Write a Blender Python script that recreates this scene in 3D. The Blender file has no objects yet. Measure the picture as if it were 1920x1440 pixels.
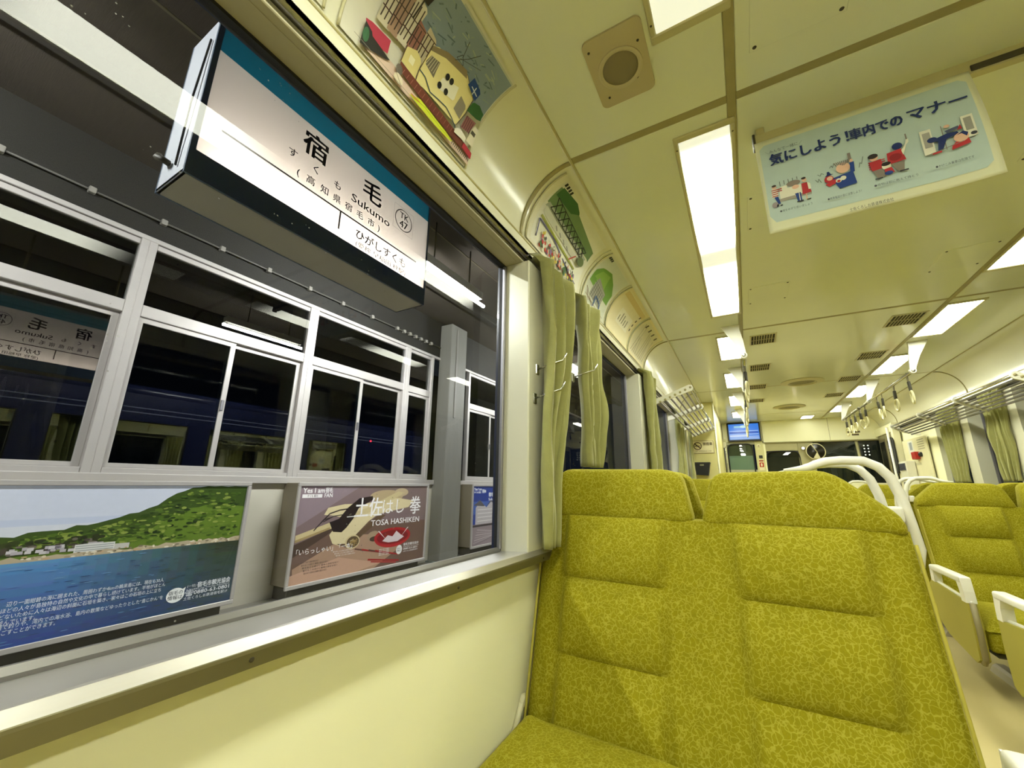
import bpy, bmesh, math, random
from mathutils import Vector, Matrix
from mathutils.noise import noise as pnoise
sc = bpy.context.scene
C = sc.collection
R = math.radians
PI = math.pi
H = 1.02            # eye height above the car floor; all coordinates below are written relative to eye level
random.seed(7)

# ------------------------------------------------------------------ camera, world, exposure
_y, _p, _r, _f = R(-29.927), R(13.99), R(.823), 748.5
fwd = Vector((math.sin(_y)*math.cos(_p), math.cos(_y)*math.cos(_p), math.sin(_p)))
r0 = Vector((math.cos(_y), -math.sin(_y), 0)); u0 = r0.cross(fwd)
rt = r0*math.cos(_r)+u0*math.sin(_r); up = -r0*math.sin(_r)+u0*math.cos(_r)
cam = bpy.data.cameras.new('camera'); co = bpy.data.objects.new('camera', cam); C.objects.link(co)
co.matrix_world = Matrix(((rt.x, up.x, -fwd.x, 0), (rt.y, up.y, -fwd.y, 0), (rt.z, up.z, -fwd.z, H), (0, 0, 0, 1)))
cam.sensor_fit = 'HORIZONTAL'; cam.sensor_width = 36; cam.lens = _f/1920*36; cam.clip_start = .02
sc.camera = co
w = bpy.data.worlds.new('night'); sc.world = w; w.use_nodes = True
w.node_tree.nodes['Background'].inputs[0].default_value = (.012, .016, .03, 1)
w.node_tree.nodes['Background'].inputs[1].default_value = .25
vs = sc.view_settings
vs.view_transform = 'Standard'; vs.look = 'None'; vs.gamma = 1; vs.use_curve_mapping = False
vs.exposure = 1.0
LAMP = 20.0         # radiance of the car's fluorescent ceiling panels
TUBE = 400.0        # platform tubes
try:
    sc.cycles.caustics_reflective = False; sc.cycles.caustics_refractive = False
    sc.cycles.sample_clamp_indirect = 4; sc.cycles.use_denoising = True
    sc.cycles.max_bounces = 10; sc.cycles.transparent_max_bounces = 16
except Exception: pass

# ------------------------------------------------------------------ materials
def lin(c):
    if isinstance(c, str):
        c = tuple(int(c[i:i+2], 16) for i in (0, 2, 4))
    return tuple(((v/255)/12.92 if v/255 <= .04045 else ((v/255+.055)/1.055)**2.4) for v in c)
MATS = {}
def mat(name, col, rough=.5, metal=0, var=.08, vscale=6, bump=0, bscale=80, spec=.5, coat=0, sheen=0, emit=0, stretch=None):
    if name in MATS: return MATS[name]
    m = bpy.data.materials.new(name); m.use_nodes = True; nt = m.node_tree; N = nt.nodes; L = nt.links
    b = N['Principled BSDF']; c = lin(col)
    b.inputs['Roughness'].default_value = rough; b.inputs['Metallic'].default_value = metal
    b.inputs['Specular IOR Level'].default_value = spec
    b.inputs['Coat Weight'].default_value = coat; b.inputs['Sheen Weight'].default_value = sheen
    tc = N.new('ShaderNodeTexCoord'); src = tc.outputs['Object']
    if stretch:
        mp = N.new('ShaderNodeMapping'); mp.inputs['Scale'].default_value = stretch
        L.new(src, mp.inputs[0]); src = mp.outputs[0]
    if var:
        n = N.new('ShaderNodeTexNoise'); n.inputs['Scale'].default_value = vscale; n.inputs['Detail'].default_value = 4
        L.new(src, n.inputs['Vector'])
        mx = N.new('ShaderNodeMix'); mx.data_type = 'RGBA'
        mx.inputs['A'].default_value = tuple(v*(1-var) for v in c)+(1,)
        mx.inputs['B'].default_value = tuple(min(1, v*(1+var)) for v in c)+(1,)
        L.new(n.outputs['Fac'], mx.inputs['Factor']); L.new(mx.outputs['Result'], b.inputs['Base Color'])
    else:
        b.inputs['Base Color'].default_value = c+(1,)
    if bump:
        n2 = N.new('ShaderNodeTexNoise'); n2.inputs['Scale'].default_value = bscale; n2.inputs['Detail'].default_value = 3
        L.new(src, n2.inputs['Vector'])
        bp = N.new('ShaderNodeBump'); bp.inputs['Strength'].default_value = bump; bp.inputs['Distance'].default_value = .002
        L.new(n2.outputs['Fac'], bp.inputs['Height']); L.new(bp.outputs[0], b.inputs['Normal'])
    if emit:
        b.inputs['Emission Color'].default_value = c+(1,); b.inputs['Emission Strength'].default_value = emit
    MATS[name] = m; return m

def ink(col):
    """flat printing ink"""
    key = 'ink_'+(col if isinstance(col, str) else '%02x%02x%02x' % tuple(col))
    return mat(key, col, rough=.6, var=.05, vscale=30, spec=.3)

def fabric():
    m = bpy.data.materials.new('moquette'); m.use_nodes = True; nt = m.node_tree; N = nt.nodes; L = nt.links
    b = N['Principled BSDF']; b.inputs['Roughness'].default_value = .85; b.inputs['Specular IOR Level'].default_value = .15
    b.inputs['Sheen Weight'].default_value = .35; b.inputs['Sheen Roughness'].default_value = .4
    b.inputs['Sheen Tint'].default_value = lin('c8c060')+(1,)
    tc = N.new('ShaderNodeTexCoord')
    nz = N.new('ShaderNodeTexNoise'); nz.inputs['Scale'].default_value = 38; nz.inputs['Detail'].default_value = 2.5
    L.new(tc.outputs['Object'], nz.inputs['Vector'])
    add = N.new('ShaderNodeVectorMath'); add.operation = 'MULTIPLY_ADD'
    add.inputs[1].default_value = (.034, .034, .034)
    L.new(nz.outputs['Color'], add.inputs[0]); L.new(tc.outputs['Object'], add.inputs[2])
    vo = N.new('ShaderNodeTexVoronoi'); vo.feature = 'DISTANCE_TO_EDGE'; vo.inputs['Scale'].default_value = 80
    L.new(add.outputs[0], vo.inputs['Vector'])
    cr = N.new('ShaderNodeValToRGB'); cr.color_ramp.elements[0].position = .02; cr.color_ramp.elements[1].position = .10
    cr.color_ramp.elements[0].color = (1, 1, 1, 1); cr.color_ramp.elements[1].color = (0, 0, 0, 1)
    L.new(vo.outputs['Distance'], cr.inputs[0])
    v2 = N.new('ShaderNodeTexVoronoi'); v2.feature = 'F1'; v2.inputs['Scale'].default_value = 26
    L.new(add.outputs[0], v2.inputs['Vector'])
    mr = N.new('ShaderNodeMapRange'); mr.inputs[1].default_value = .34; mr.inputs[2].default_value = .40
    mr.inputs[3].default_value = 1; mr.inputs[4].default_value = 0; L.new(v2.outputs['Distance'], mr.inputs[0])
    big = N.new('ShaderNodeTexNoise'); big.inputs['Scale'].default_value = 9; L.new(tc.outputs['Object'], big.inputs['Vector'])
    fine = N.new('ShaderNodeTexNoise'); fine.inputs['Scale'].default_value = 420; fine.inputs['Detail'].default_value = 2
    L.new(tc.outputs['Object'], fine.inputs['Vector'])
    base = N.new('ShaderNodeMix'); base.data_type = 'RGBA'
    base.inputs['A'].default_value = lin('7b7308')+(1,); base.inputs['B'].default_value = lin('918a14')+(1,)
    L.new(fine.outputs['Fac'], base.inputs['Factor'])
    mx = N.new('ShaderNodeMix'); mx.data_type = 'RGBA'; mx.inputs['B'].default_value = lin('bdb548')+(1,)
    ml = N.new('ShaderNodeMath'); ml.operation = 'MULTIPLY'; ml.inputs[1].default_value = .42
    L.new(cr.outputs[0], ml.inputs[0]); L.new(ml.outputs[0], mx.inputs['Factor']); L.new(base.outputs['Result'], mx.inputs['A'])
    m3 = N.new('ShaderNodeMix'); m3.data_type = 'RGBA'; m3.blend_type = 'MULTIPLY'
    m3.inputs['B'].default_value = (.88, .88, .75, 1)
    mm = N.new('ShaderNodeMath'); mm.operation = 'MULTIPLY'
    L.new(mr.outputs[0], mm.inputs[0]); L.new(big.outputs['Fac'], mm.inputs[1]); L.new(mm.outputs[0], m3.inputs['Factor'])
    L.new(mx.outputs['Result'], m3.inputs['A']); L.new(m3.outputs['Result'], b.inputs['Base Color'])
    bp = N.new('ShaderNodeBump'); bp.inputs['Strength'].default_value = .35; bp.inputs['Distance'].default_value = .001
    L.new(fine.outputs['Fac'], bp.inputs['Height']); L.new(bp.outputs[0], b.inputs['Normal'])
    return m
def glass(name, tint='e8f0ec', k=1.8, dust=0):
    """clear pane: mirror by Fresnel on the face turned to the viewer, clear otherwise"""
    m = bpy.data.materials.new(name); m.use_nodes = True; nt = m.node_tree; N = nt.nodes; L = nt.links
    N.remove(N['Principled BSDF']); out = N['Material Output']
    t = N.new('ShaderNodeBsdfTransparent'); t.inputs[0].default_value = lin(tint)+(1,)
    g = N.new('ShaderNodeBsdfGlossy'); g.inputs['Roughness'].default_value = 0
    fr = N.new('ShaderNodeFresnel'); fr.inputs[0].default_value = 1.5
    ge = N.new('ShaderNodeNewGeometry')
    inv = N.new('ShaderNodeMath'); inv.operation = 'SUBTRACT'; inv.inputs[0].default_value = 1; L.new(ge.outputs['Backfacing'], inv.inputs[1])
    a = N.new('ShaderNodeMath'); a.operation = 'MULTIPLY'; a.inputs[1].default_value = k; a.use_clamp = True
    L.new(fr.outputs[0], a.inputs[0])
    b = N.new('ShaderNodeMath'); b.operation = 'MULTIPLY'; L.new(a.outputs[0], b.inputs[0]); L.new(inv.outputs[0], b.inputs[1])
    mx = N.new('ShaderNodeMixShader'); L.new(b.outputs[0], mx.inputs[0]); L.new(t.outputs[0], mx.inputs[1]); L.new(g.outputs[0], mx.inputs[2])
    last = mx
    if dust:
        tc = N.new('ShaderNodeTexCoord')
        vo = N.new('ShaderNodeTexVoronoi'); vo.inputs['Scale'].default_value = 70; L.new(tc.outputs['Object'], vo.inputs['Vector'])
        nz = N.new('ShaderNodeTexNoise'); nz.inputs['Scale'].default_value = 5; nz.inputs['Detail'].default_value = 3; L.new(tc.outputs['Object'], nz.inputs['Vector'])
        lt = N.new('ShaderNodeMath'); lt.operation = 'LESS_THAN'; lt.inputs[1].default_value = .10; L.new(vo.outputs['Distance'], lt.inputs[0])
        gt = N.new('ShaderNodeMath'); gt.operation = 'GREATER_THAN'; gt.inputs[1].default_value = .60; L.new(nz.outputs['Fac'], gt.inputs[0])
        am = N.new('ShaderNodeMath'); am.operation = 'MULTIPLY'; L.new(lt.outputs[0], am.inputs[0]); L.new(gt.outputs[0], am.inputs[1])
        a2 = N.new('ShaderNodeMath'); a2.operation = 'MULTIPLY'; a2.inputs[1].default_value = dust; L.new(am.outputs[0], a2.inputs[0])
        d = N.new('ShaderNodeBsdfDiffuse'); d.inputs[0].default_value = (.6, .6, .6, 1)
        m2 = N.new('ShaderNodeMixShader'); L.new(a2.outputs[0], m2.inputs[0]); L.new(mx.outputs[0], m2.inputs[1]); L.new(d.outputs[0], m2.inputs[2]); last = m2
    L.new(last.outputs[0], out.inputs[0]); return m
def lamp(name, col, strength, lobes=None):
    """glowing lamp; lobes = stretches along Y (object coords) where a tube sits behind the milky cover"""
    m = bpy.data.materials.new(name); m.use_nodes = True; nt = m.node_tree; N = nt.nodes; L = nt.links
    b = N['Principled BSDF']; b.inputs['Base Color'].default_value = (.85, .85, .8, 1); b.inputs['Roughness'].default_value = .3
    b.inputs['Emission Color'].default_value = lin(col)+(1,); b.inputs['Emission Strength'].default_value = strength
    if lobes:
        tc = N.new('ShaderNodeTexCoord'); sx = N.new('ShaderNodeSeparateXYZ'); L.new(tc.outputs['Object'], sx.inputs[0])
        tot = None
        for a, c in lobes:
            u = N.new('ShaderNodeMapRange'); u.interpolation_type = 'SMOOTHSTEP'
            u.inputs[1].default_value = a-.17; u.inputs[2].default_value = a+.08; L.new(sx.outputs[1], u.inputs[0])
            v = N.new('ShaderNodeMapRange'); v.interpolation_type = 'SMOOTHSTEP'
            v.inputs[1].default_value = c+.17; v.inputs[2].default_value = c-.08; L.new(sx.outputs[1], v.inputs[0])
            p = N.new('ShaderNodeMath'); p.operation = 'MULTIPLY'; L.new(u.outputs[0], p.inputs[0]); L.new(v.outputs[0], p.inputs[1])
            if tot is None: tot = p
            else:
                q = N.new('ShaderNodeMath'); q.operation = 'ADD'; L.new(tot.outputs[0], q.inputs[0]); L.new(p.outputs[0], q.inputs[1]); tot = q
        s = N.new('ShaderNodeMath'); s.operation = 'MULTIPLY_ADD'; s.inputs[1].default_value = strength; s.inputs[2].default_value = .34
        L.new(tot.outputs[0], s.inputs[0]); L.new(s.outputs[0], b.inputs['Emission Strength'])
    return m
def emis(name, col, strength):
    m = mat(name, '0a0e18', .3, var=0); b = m.node_tree.nodes['Principled BSDF']
    b.inputs['Emission Color'].default_value = lin(col)+(1,); b.inputs['Emission Strength'].default_value = strength; return m
def translucent(name, col, k=.75):
    m = bpy.data.materials.new(name); m.use_nodes = True; nt = m.node_tree; N = nt.nodes; L = nt.links
    N.remove(N['Principled BSDF']); out = N['Material Output']
    t = N.new('ShaderNodeBsdfTranslucent'); t.inputs[0].default_value = lin(col)+(1,)
    d = N.new('ShaderNodeBsdfDiffuse'); d.inputs[0].default_value = lin(col)+(1,)
    mx = N.new('ShaderNodeMixShader'); mx.inputs[0].default_value = k
    L.new(d.outputs[0], mx.inputs[1]); L.new(t.outputs[0], mx.inputs[2]); L.new(mx.outputs[0], out.inputs[0]); return m

# ------------------------------------------------------------------ mesh helpers
class MB:
    def __init__(s): s.v = []; s.f = []; s.m = []
    def add(s, vs_, fs, m=0):
        k = len(s.v); s.v += [tuple(p) for p in vs_]; s.f += [tuple(i+k for i in f) for f in fs]; s.m += [m]*len(fs); return s
    def box(s, x0, x1, y0, y1, z0, z1, m=0):
        return s.add([(x, y, z) for z in (z0, z1) for y in (y0, y1) for x in (x0, x1)],
                     [(0, 2, 3, 1), (4, 5, 7, 6), (0, 1, 5, 4), (2, 6, 7, 3), (0, 4, 6, 2), (1, 3, 7, 5)], m)
    def rbox(s, x0, x1, y0, y1, z0, z1, r=.005, seg=2, m=0):
        b = bmesh.new(); bmesh.ops.create_cube(b, size=1)
        for v in b.verts: v.co = ((x0+x1)/2+v.co.x*(x1-x0), (y0+y1)/2+v.co.y*(y1-y0), (z0+z1)/2+v.co.z*(z1-z0))
        bmesh.ops.bevel(b, geom=list(b.edges), offset=min(r, .49*min(x1-x0, y1-y0, z1-z0)), segments=seg, affect='EDGES', profile=.5)
        b.verts.index_update(); s.add([v.co[:] for v in b.verts], [[v.index for v in f.verts] for f in b.faces], m); b.free(); return s
    def prism(s, pts, axis, a0, a1, m=0):
        """closed outline pts (2D) in the plane normal to axis, extruded from a0 to a1"""
        def P(p, a): return (a, p[0], p[1]) if axis == 'x' else (p[0], a, p[1]) if axis == 'y' else (p[0], p[1], a)
        n = len(pts); V = [P(p, a0) for p in pts]+[P(p, a1) for p in pts]
        F = [tuple(range(n))[::-1], tuple(range(n, 2*n))]+[(i, (i+1) % n, n+(i+1) % n, n+i) for i in range(n)]
        s.add(V, F, m); return s
    def tube(s, path, r, n=8, closed=False, m=0, flat=1):
        path = [Vector(p) for p in path]; k = len(path); V = []; prev = None
        for i, p in enumerate(path):
            a = path[(i-1) % k] if (closed or i > 0) else p; b = path[(i+1) % k] if (closed or i < k-1) else p
            t = (b-a).normalized()
            if prev is None:
                q = Vector((0, 0, 1)) if abs(t.z) < .9 else Vector((1, 0, 0)); e = t.cross(q).normalized()
            else: e = (prev-t*prev.dot(t)).normalized()
            prev = e; g = t.cross(e); rr = r[i] if isinstance(r, (list, tuple)) else r
            V += [p+e*(rr*math.cos(2*PI*j/n))+g*(rr*flat*math.sin(2*PI*j/n)) for j in range(n)]
        F = [(i*n+j, i*n+(j+1) % n, ((i+1) % k)*n+(j+1) % n, ((i+1) % k)*n+j) for i in range(k if closed else k-1) for j in range(n)]
        if not closed: F += [tuple(range(n))[::-1], tuple((k-1)*n+j for j in range(n))]
        s.add(V, F, m); return s
    def lathe(s, prof, c, axis='z', n=24, m=0):
        V = []
        for r, h in prof:
            for j in range(n):
                a = 2*PI*j/n; p = (r*math.cos(a), r*math.sin(a))
                V.append({'z': (c[0]+p[0], c[1]+p[1], c[2]+h), 'y': (c[0]+p[0], c[1]+h, c[2]+p[1]), 'x': (c[0]+h, c[1]+p[0], c[2]+p[1])}[axis])
        k = len(prof); F = [(i*n+j, i*n+(j+1) % n, (i+1)*n+(j+1) % n, (i+1)*n+j) for i in range(k-1) for j in range(n)]
        F += [tuple(range(n))[::-1], tuple((k-1)*n+j for j in range(n))]; s.add(V, F, m); return s
    def grid(s, fn, nu, nv, m=0, closed_u=False):
        V = [fn(i/(nu if closed_u else nu-1), j/(nv-1)) for j in range(nv) for i in range(nu)]
        F = [(j*nu+i, j*nu+(i+1) % nu, (j+1)*nu+(i+1) % nu, (j+1)*nu+i) for j in range(nv-1) for i in range(nu if closed_u else nu-1)]
        s.add(V, F, m); return s

ORG = {}
def P4(o, label=None, cat=None, group=None, kind=None):
    if label: o['label'] = label
    if cat: o['category'] = cat
    if group: o['group'] = group
    if kind: o['kind'] = kind
    return o
def thing(name, label, cat, loc, group=None, kind=None):
    o = bpy.data.objects.new(name, None); C.objects.link(o); o.empty_display_size = .1
    o.location = (loc[0], loc[1], loc[2]+H); ORG[o] = Vector(loc); return P4(o, label, cat, group, kind)
def org(o):
    while o.parent: o = o.parent
    return ORG[o]
def mesh(name, mb, mats, smooth=0, off=(0, 0, 0)):
    me = bpy.data.meshes.new(name); me.from_pydata([(v[0]-off[0], v[1]-off[1], v[2]-off[2]) for v in mb.v], [], mb.f)
    if not isinstance(mats, (list, tuple)): mats = [mats]
    for m in mats: me.materials.append(m)
    if len(mats) > 1: me.polygons.foreach_set('material_index', mb.m)
    b = bmesh.new(); b.from_mesh(me); bmesh.ops.recalc_face_normals(b, faces=b.faces); b.to_mesh(me); b.free()
    if smooth:
        me.shade_smooth()
        if smooth > 1 and hasattr(me, 'set_sharp_from_angle'): me.set_sharp_from_angle(angle=R(smooth))
    me.update(); return me
def part(name, mb, mats, parent, smooth=0, label=None, kind=None):
    o = bpy.data.objects.new(name, mesh(name, mb, mats, smooth, org(parent))); C.objects.link(o); o.parent = parent
    return P4(o, label, kind=kind)
def solo(name, mb, mats, label=None, cat=None, loc=None, group=None, kind=None, smooth=0):
    if loc is None:
        xs = [v[0] for v in mb.v]; ys = [v[1] for v in mb.v]; zs = [v[2] for v in mb.v]
        loc = ((min(xs)+max(xs))/2, (min(ys)+max(ys))/2, min(zs))
    o = bpy.data.objects.new(name, mesh(name, mb, mats, smooth, loc)); C.objects.link(o)
    o.location = (loc[0], loc[1], loc[2]+H); ORG[o] = Vector(loc); return P4(o, label, cat, group, kind)
def dup(root, loc, label=None, scale=None, group=None):
    r = root.copy(); C.objects.link(r); r.location = (loc[0], loc[1], loc[2]+H); ORG[r] = Vector(loc)
    if scale: r.scale = scale
    if label: r['label'] = label
    if group: r['group'] = group
    for ch in [o for o in bpy.data.objects if o.parent == root]:
        c = ch.copy(); C.objects.link(c); c.parent = r
        for g in [o for o in bpy.data.objects if o.parent == ch]:
            d = g.copy(); C.objects.link(d); d.parent = c
    return r

# ------------------------------------------------------------------ flat printing (posters, signs)
_tc = {}
def glyphs(s, bold=0):
    k = (s, bold)
    if k not in _tc:
        cu = bpy.data.curves.new('tmp', 'FONT'); cu.body = s; cu.size = 1; cu.offset = bold; cu.resolution_u = 2
        o = bpy.data.objects.new('tmp', cu); me = bpy.data.meshes.new_from_object(o)
        V = [(v.co.x, v.co.y) for v in me.vertices]; F = [tuple(p.vertices) for p in me.polygons]
        bpy.data.objects.remove(o); bpy.data.curves.remove(cu); bpy.data.meshes.remove(me)
        _tc[k] = (V, F)
    return _tc[k]
class Art:
    def __init__(s, mp): s.mp = mp; s.cols = []; s.mb = MB(); s.tb = MB(); s.tc = []; s.lay = 0
    def ci(s, col, t=False):
        L = s.tc if t else s.cols
        if col not in L: L.append(col)
        return L.index(col)
    def poly(s, pts, col):
        s.lay += 1; s.mb.add([s.mp(u, v, s.lay) for u, v in pts], [tuple(range(len(pts)))], s.ci(col)); return s
    def rect(s, a, b, c, d, col): return s.poly([(a, b), (c, b), (c, d), (a, d)], col)
    def ell(s, x, y, rx, ry, col, n=18, a0=0, a1=2*PI):
        return s.poly([(x+rx*math.cos(a0+(a1-a0)*i/n), y+ry*math.sin(a0+(a1-a0)*i/n)) for i in range(n if a1-a0 > 6 else n+1)], col)
    def rrect(s, a, b, c, d, r, col):
        pts = []
        for cx, cy, t in ((c-r, d-r, 0), (a+r, d-r, 90), (a+r, b+r, 180), (c-r, b+r, 270)):
            pts += [(cx+r*math.cos(R(t+i*18)), cy+r*math.sin(R(t+i*18))) for i in range(6)]
        return s.poly(pts, col)
    def line(s, pts, w_, col):
        s.lay += 1; k = s.ci(col)
        for (x0, y0), (x1, y1) in zip(pts, pts[1:]):
            l = math.hypot(x1-x0, y1-y0) or 1; dx, dy = -(y1-y0)/l*w_/2, (x1-x0)/l*w_/2
            s.mb.add([s.mp(x0+dx, y0+dy, s.lay), s.mp(x0-dx, y0-dy, s.lay), s.mp(x1-dx, y1-dy, s.lay), s.mp(x1+dx, y1+dy, s.lay)], [(0, 1, 2, 3)], k)
        return s
    def text(s, t, x, y, size, col, width=None, align='l', bold=0, shear=0):
        V, F = glyphs(t)
        if not V: return s
        s.lay += 1
        xs = [v[0] for v in V]; ys = [v[1] for v in V]; wd = max(xs)-min(xs); x0 = min(xs)
        sx = (width/wd) if width else size
        ox = {'l': 0, 'c': wd*sx/2, 'r': wd*sx}[align]
        e = bold*size
        for q, (dx, dy) in enumerate(((-e, -e*.5), (e, -e*.5), (-e, e*.5), (e, e*.5)) if bold > .008 else ((0, 0),)):
            s.tb.add([s.mp(x+(a-x0)*sx-ox+dx, y+b*size+dy, s.lay+40+q*.9) for a, b in V], F, s.ci(col, True))
        return s
    def build(s, parent, pic='printed_picture', let='lettering', inkf=ink):
        if s.mb.v: part(pic, s.mb, [inkf(c) for c in s.cols], parent)
        if s.tb.v: part(let, s.tb, [inkf(c) for c in s.tc], parent, kind='stuff')
def flat(O, U, V, N, k=.00012):
    O, U, V, N = Vector(O), Vector(U), Vector(V), Vector(N)
    return lambda u, v, l: tuple(O+U*u+V*v+N*(k*l+.0008))

# common materials
M_cream = mat('cream_paint', 'f2f0cc', .45, var=.05, vscale=3)
M_ceil = mat('ceiling_melamine', 'e4e6d0', .15, var=.05, vscale=2.5, coat=.0, spec=.5)
M_cove = mat('cove_melamine', 'e6e4cc', .2, var=.04, vscale=2.5)
M_trimc = mat('ceiling_joint_strip', '9a9060', .5, var=.12, vscale=20)
M_alu = mat('brushed_aluminium', '96949a', .42, metal=.8, var=.08, vscale=14, stretch=(1, .1, 6))
M_alu2 = mat('anodised_frame', 'cbc6c2', .45, metal=.25, var=.06, vscale=8)
M_steel = mat('polished_steel', 'c8c8c4', .18, metal=1, var=.04)
M_dark = mat('dark_brown_channel', '3a3422', .6, var=.1)
M_taupe = mat('taupe_lining', 'aaa488', .5, var=.05)
M_rubber = mat('black_rubber', '141414', .6, var=.1)
M_white = mat('white_plastic', 'e6e4d8', .35, var=.04, vscale=10)
M_fab = fabric()
M_curt = mat('curtain_cloth', '96955c', .8, var=.14, vscale=26, bump=.3, bscale=200, sheen=.3, spec=.2)
M_navy = mat('navy_body_paint', '232a4a', .25, var=.05, coat=.3)
M_floor = mat('beige_vinyl_floor', 'bcae78', .4, var=.07, vscale=5)
M_black = mat('black_plastic', '18181a', .4, var=.1)
M_glass = glass('car_window_glass', 'f0f2ee', .5, dust=.3)
M_pane = glass('clear_pane', 'dfe8e4', 1.8)
M_hall = glass('hall_window_glass', '8a9494', 3.8)
M_rail = mat('window_rail_metal', '706e6c', .4, metal=.5, var=.08)
M_sill = mat('sill_metal', 'd2cfcc', .32, metal=.78, var=.08, vscale=14, stretch=(1, .1, 6))
# ================================================================== THE CAR SHELL
CZ = 1.155                       # ceiling height above eye level
Y0, Y1 = -2.2, 8.5
def mx(x, s): return x if s == 'left' else 1.313-x
SEAMS = [-.983, 1.172, 3.327, 5.482, 7.637]
BAYS = list(zip([Y0]+SEAMS, SEAMS+[Y1]))

fl = solo('floor', MB().box(-.78, 2.09, Y0, Y1, -H-.06, -H), M_floor, kind='structure', loc=(.65, 3, -H-.06))
# ceiling: slab with flat panels divided by joint strips
ce = solo('ceiling', MB().box(-.44, 1.753, Y0, Y1, CZ+.012, CZ+.05), M_ceil, kind='structure', loc=(.65, 3, CZ))
for a, b in BAYS:
    for x0, x1 in ((-.434, .074), (.098, 1.215), (1.239, 1.747)):
        part('ceiling_panel', MB().rbox(x0, x1, a+.014, b-.014, CZ, CZ+.013, .003, 1), M_ceil, ce)
for y in SEAMS:
    part('joint_strip', MB().rbox(-.434, 1.747, y-.015, y+.015, CZ+.001, CZ+.012, .002, 1), M_trimc, ce)
for x in (.086, 1.227):
    part('joint_strip', MB().rbox(x-.013, x+.013, Y0, Y1, CZ-.0015, CZ+.011, .002, 1), M_trimc, ce)

# coves: quarter-ellipse lining from the ceiling to the window channel
def covept(t, s, inset=0): 
    return (mx(-.436-(.211-inset)*math.cos(t), s), .917+(.238-inset)*math.sin(t))
for s in ('left', 'right'):
    cv = thing('wall_cove_'+s, None, None, (mx(-.55, s), 3, .87), kind='structure')
    for a, b in BAYS:
        def f(u, v): 
            x, z = covept(v*PI/2, s); return (x, a+.004+(b-a-.008)*u, z)
        part('cove_panel', MB().grid(f, 2, 15), M_cove, cv, smooth=1)
    part('cove_flange', MB().box(mx(-.653, s), mx(-.645, s), Y0, Y1, .871, .9175).box(mx(-.70, s), mx(-.645, s), Y0, Y1, .871, .876), M_cove, cv)
    part('cove_backing', MB().box(mx(-.733, s), mx(-.66, s), Y0, Y1, .917, 1.3).box(mx(-.733, s), mx(-.43, s), Y0, Y1, 1.2, 1.3), M_dark, cv)
    for y in SEAMS:
        part('joint_strip', MB().tube([(covept(i*PI/28, s, .002)[0], y, covept(i*PI/28, s, .002)[1]) for i in range(15)], .011, 6, flat=.35), M_trimc, cv, smooth=1)
    part('cove_moulding', MB().tube([(mx(-.436, s), Y0, CZ-.001), (mx(-.436, s), Y1, CZ-.001)], .006, 8), mat('trim_cream', 'b8b080', .35), cv, smooth=1)
    part('cove_moulding', MB().tube([(mx(-.645, s), Y0, .917), (mx(-.645, s), Y1, .917)], .004, 8), mat('trim_cream', 'b8b080', .35), cv, smooth=1)

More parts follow.
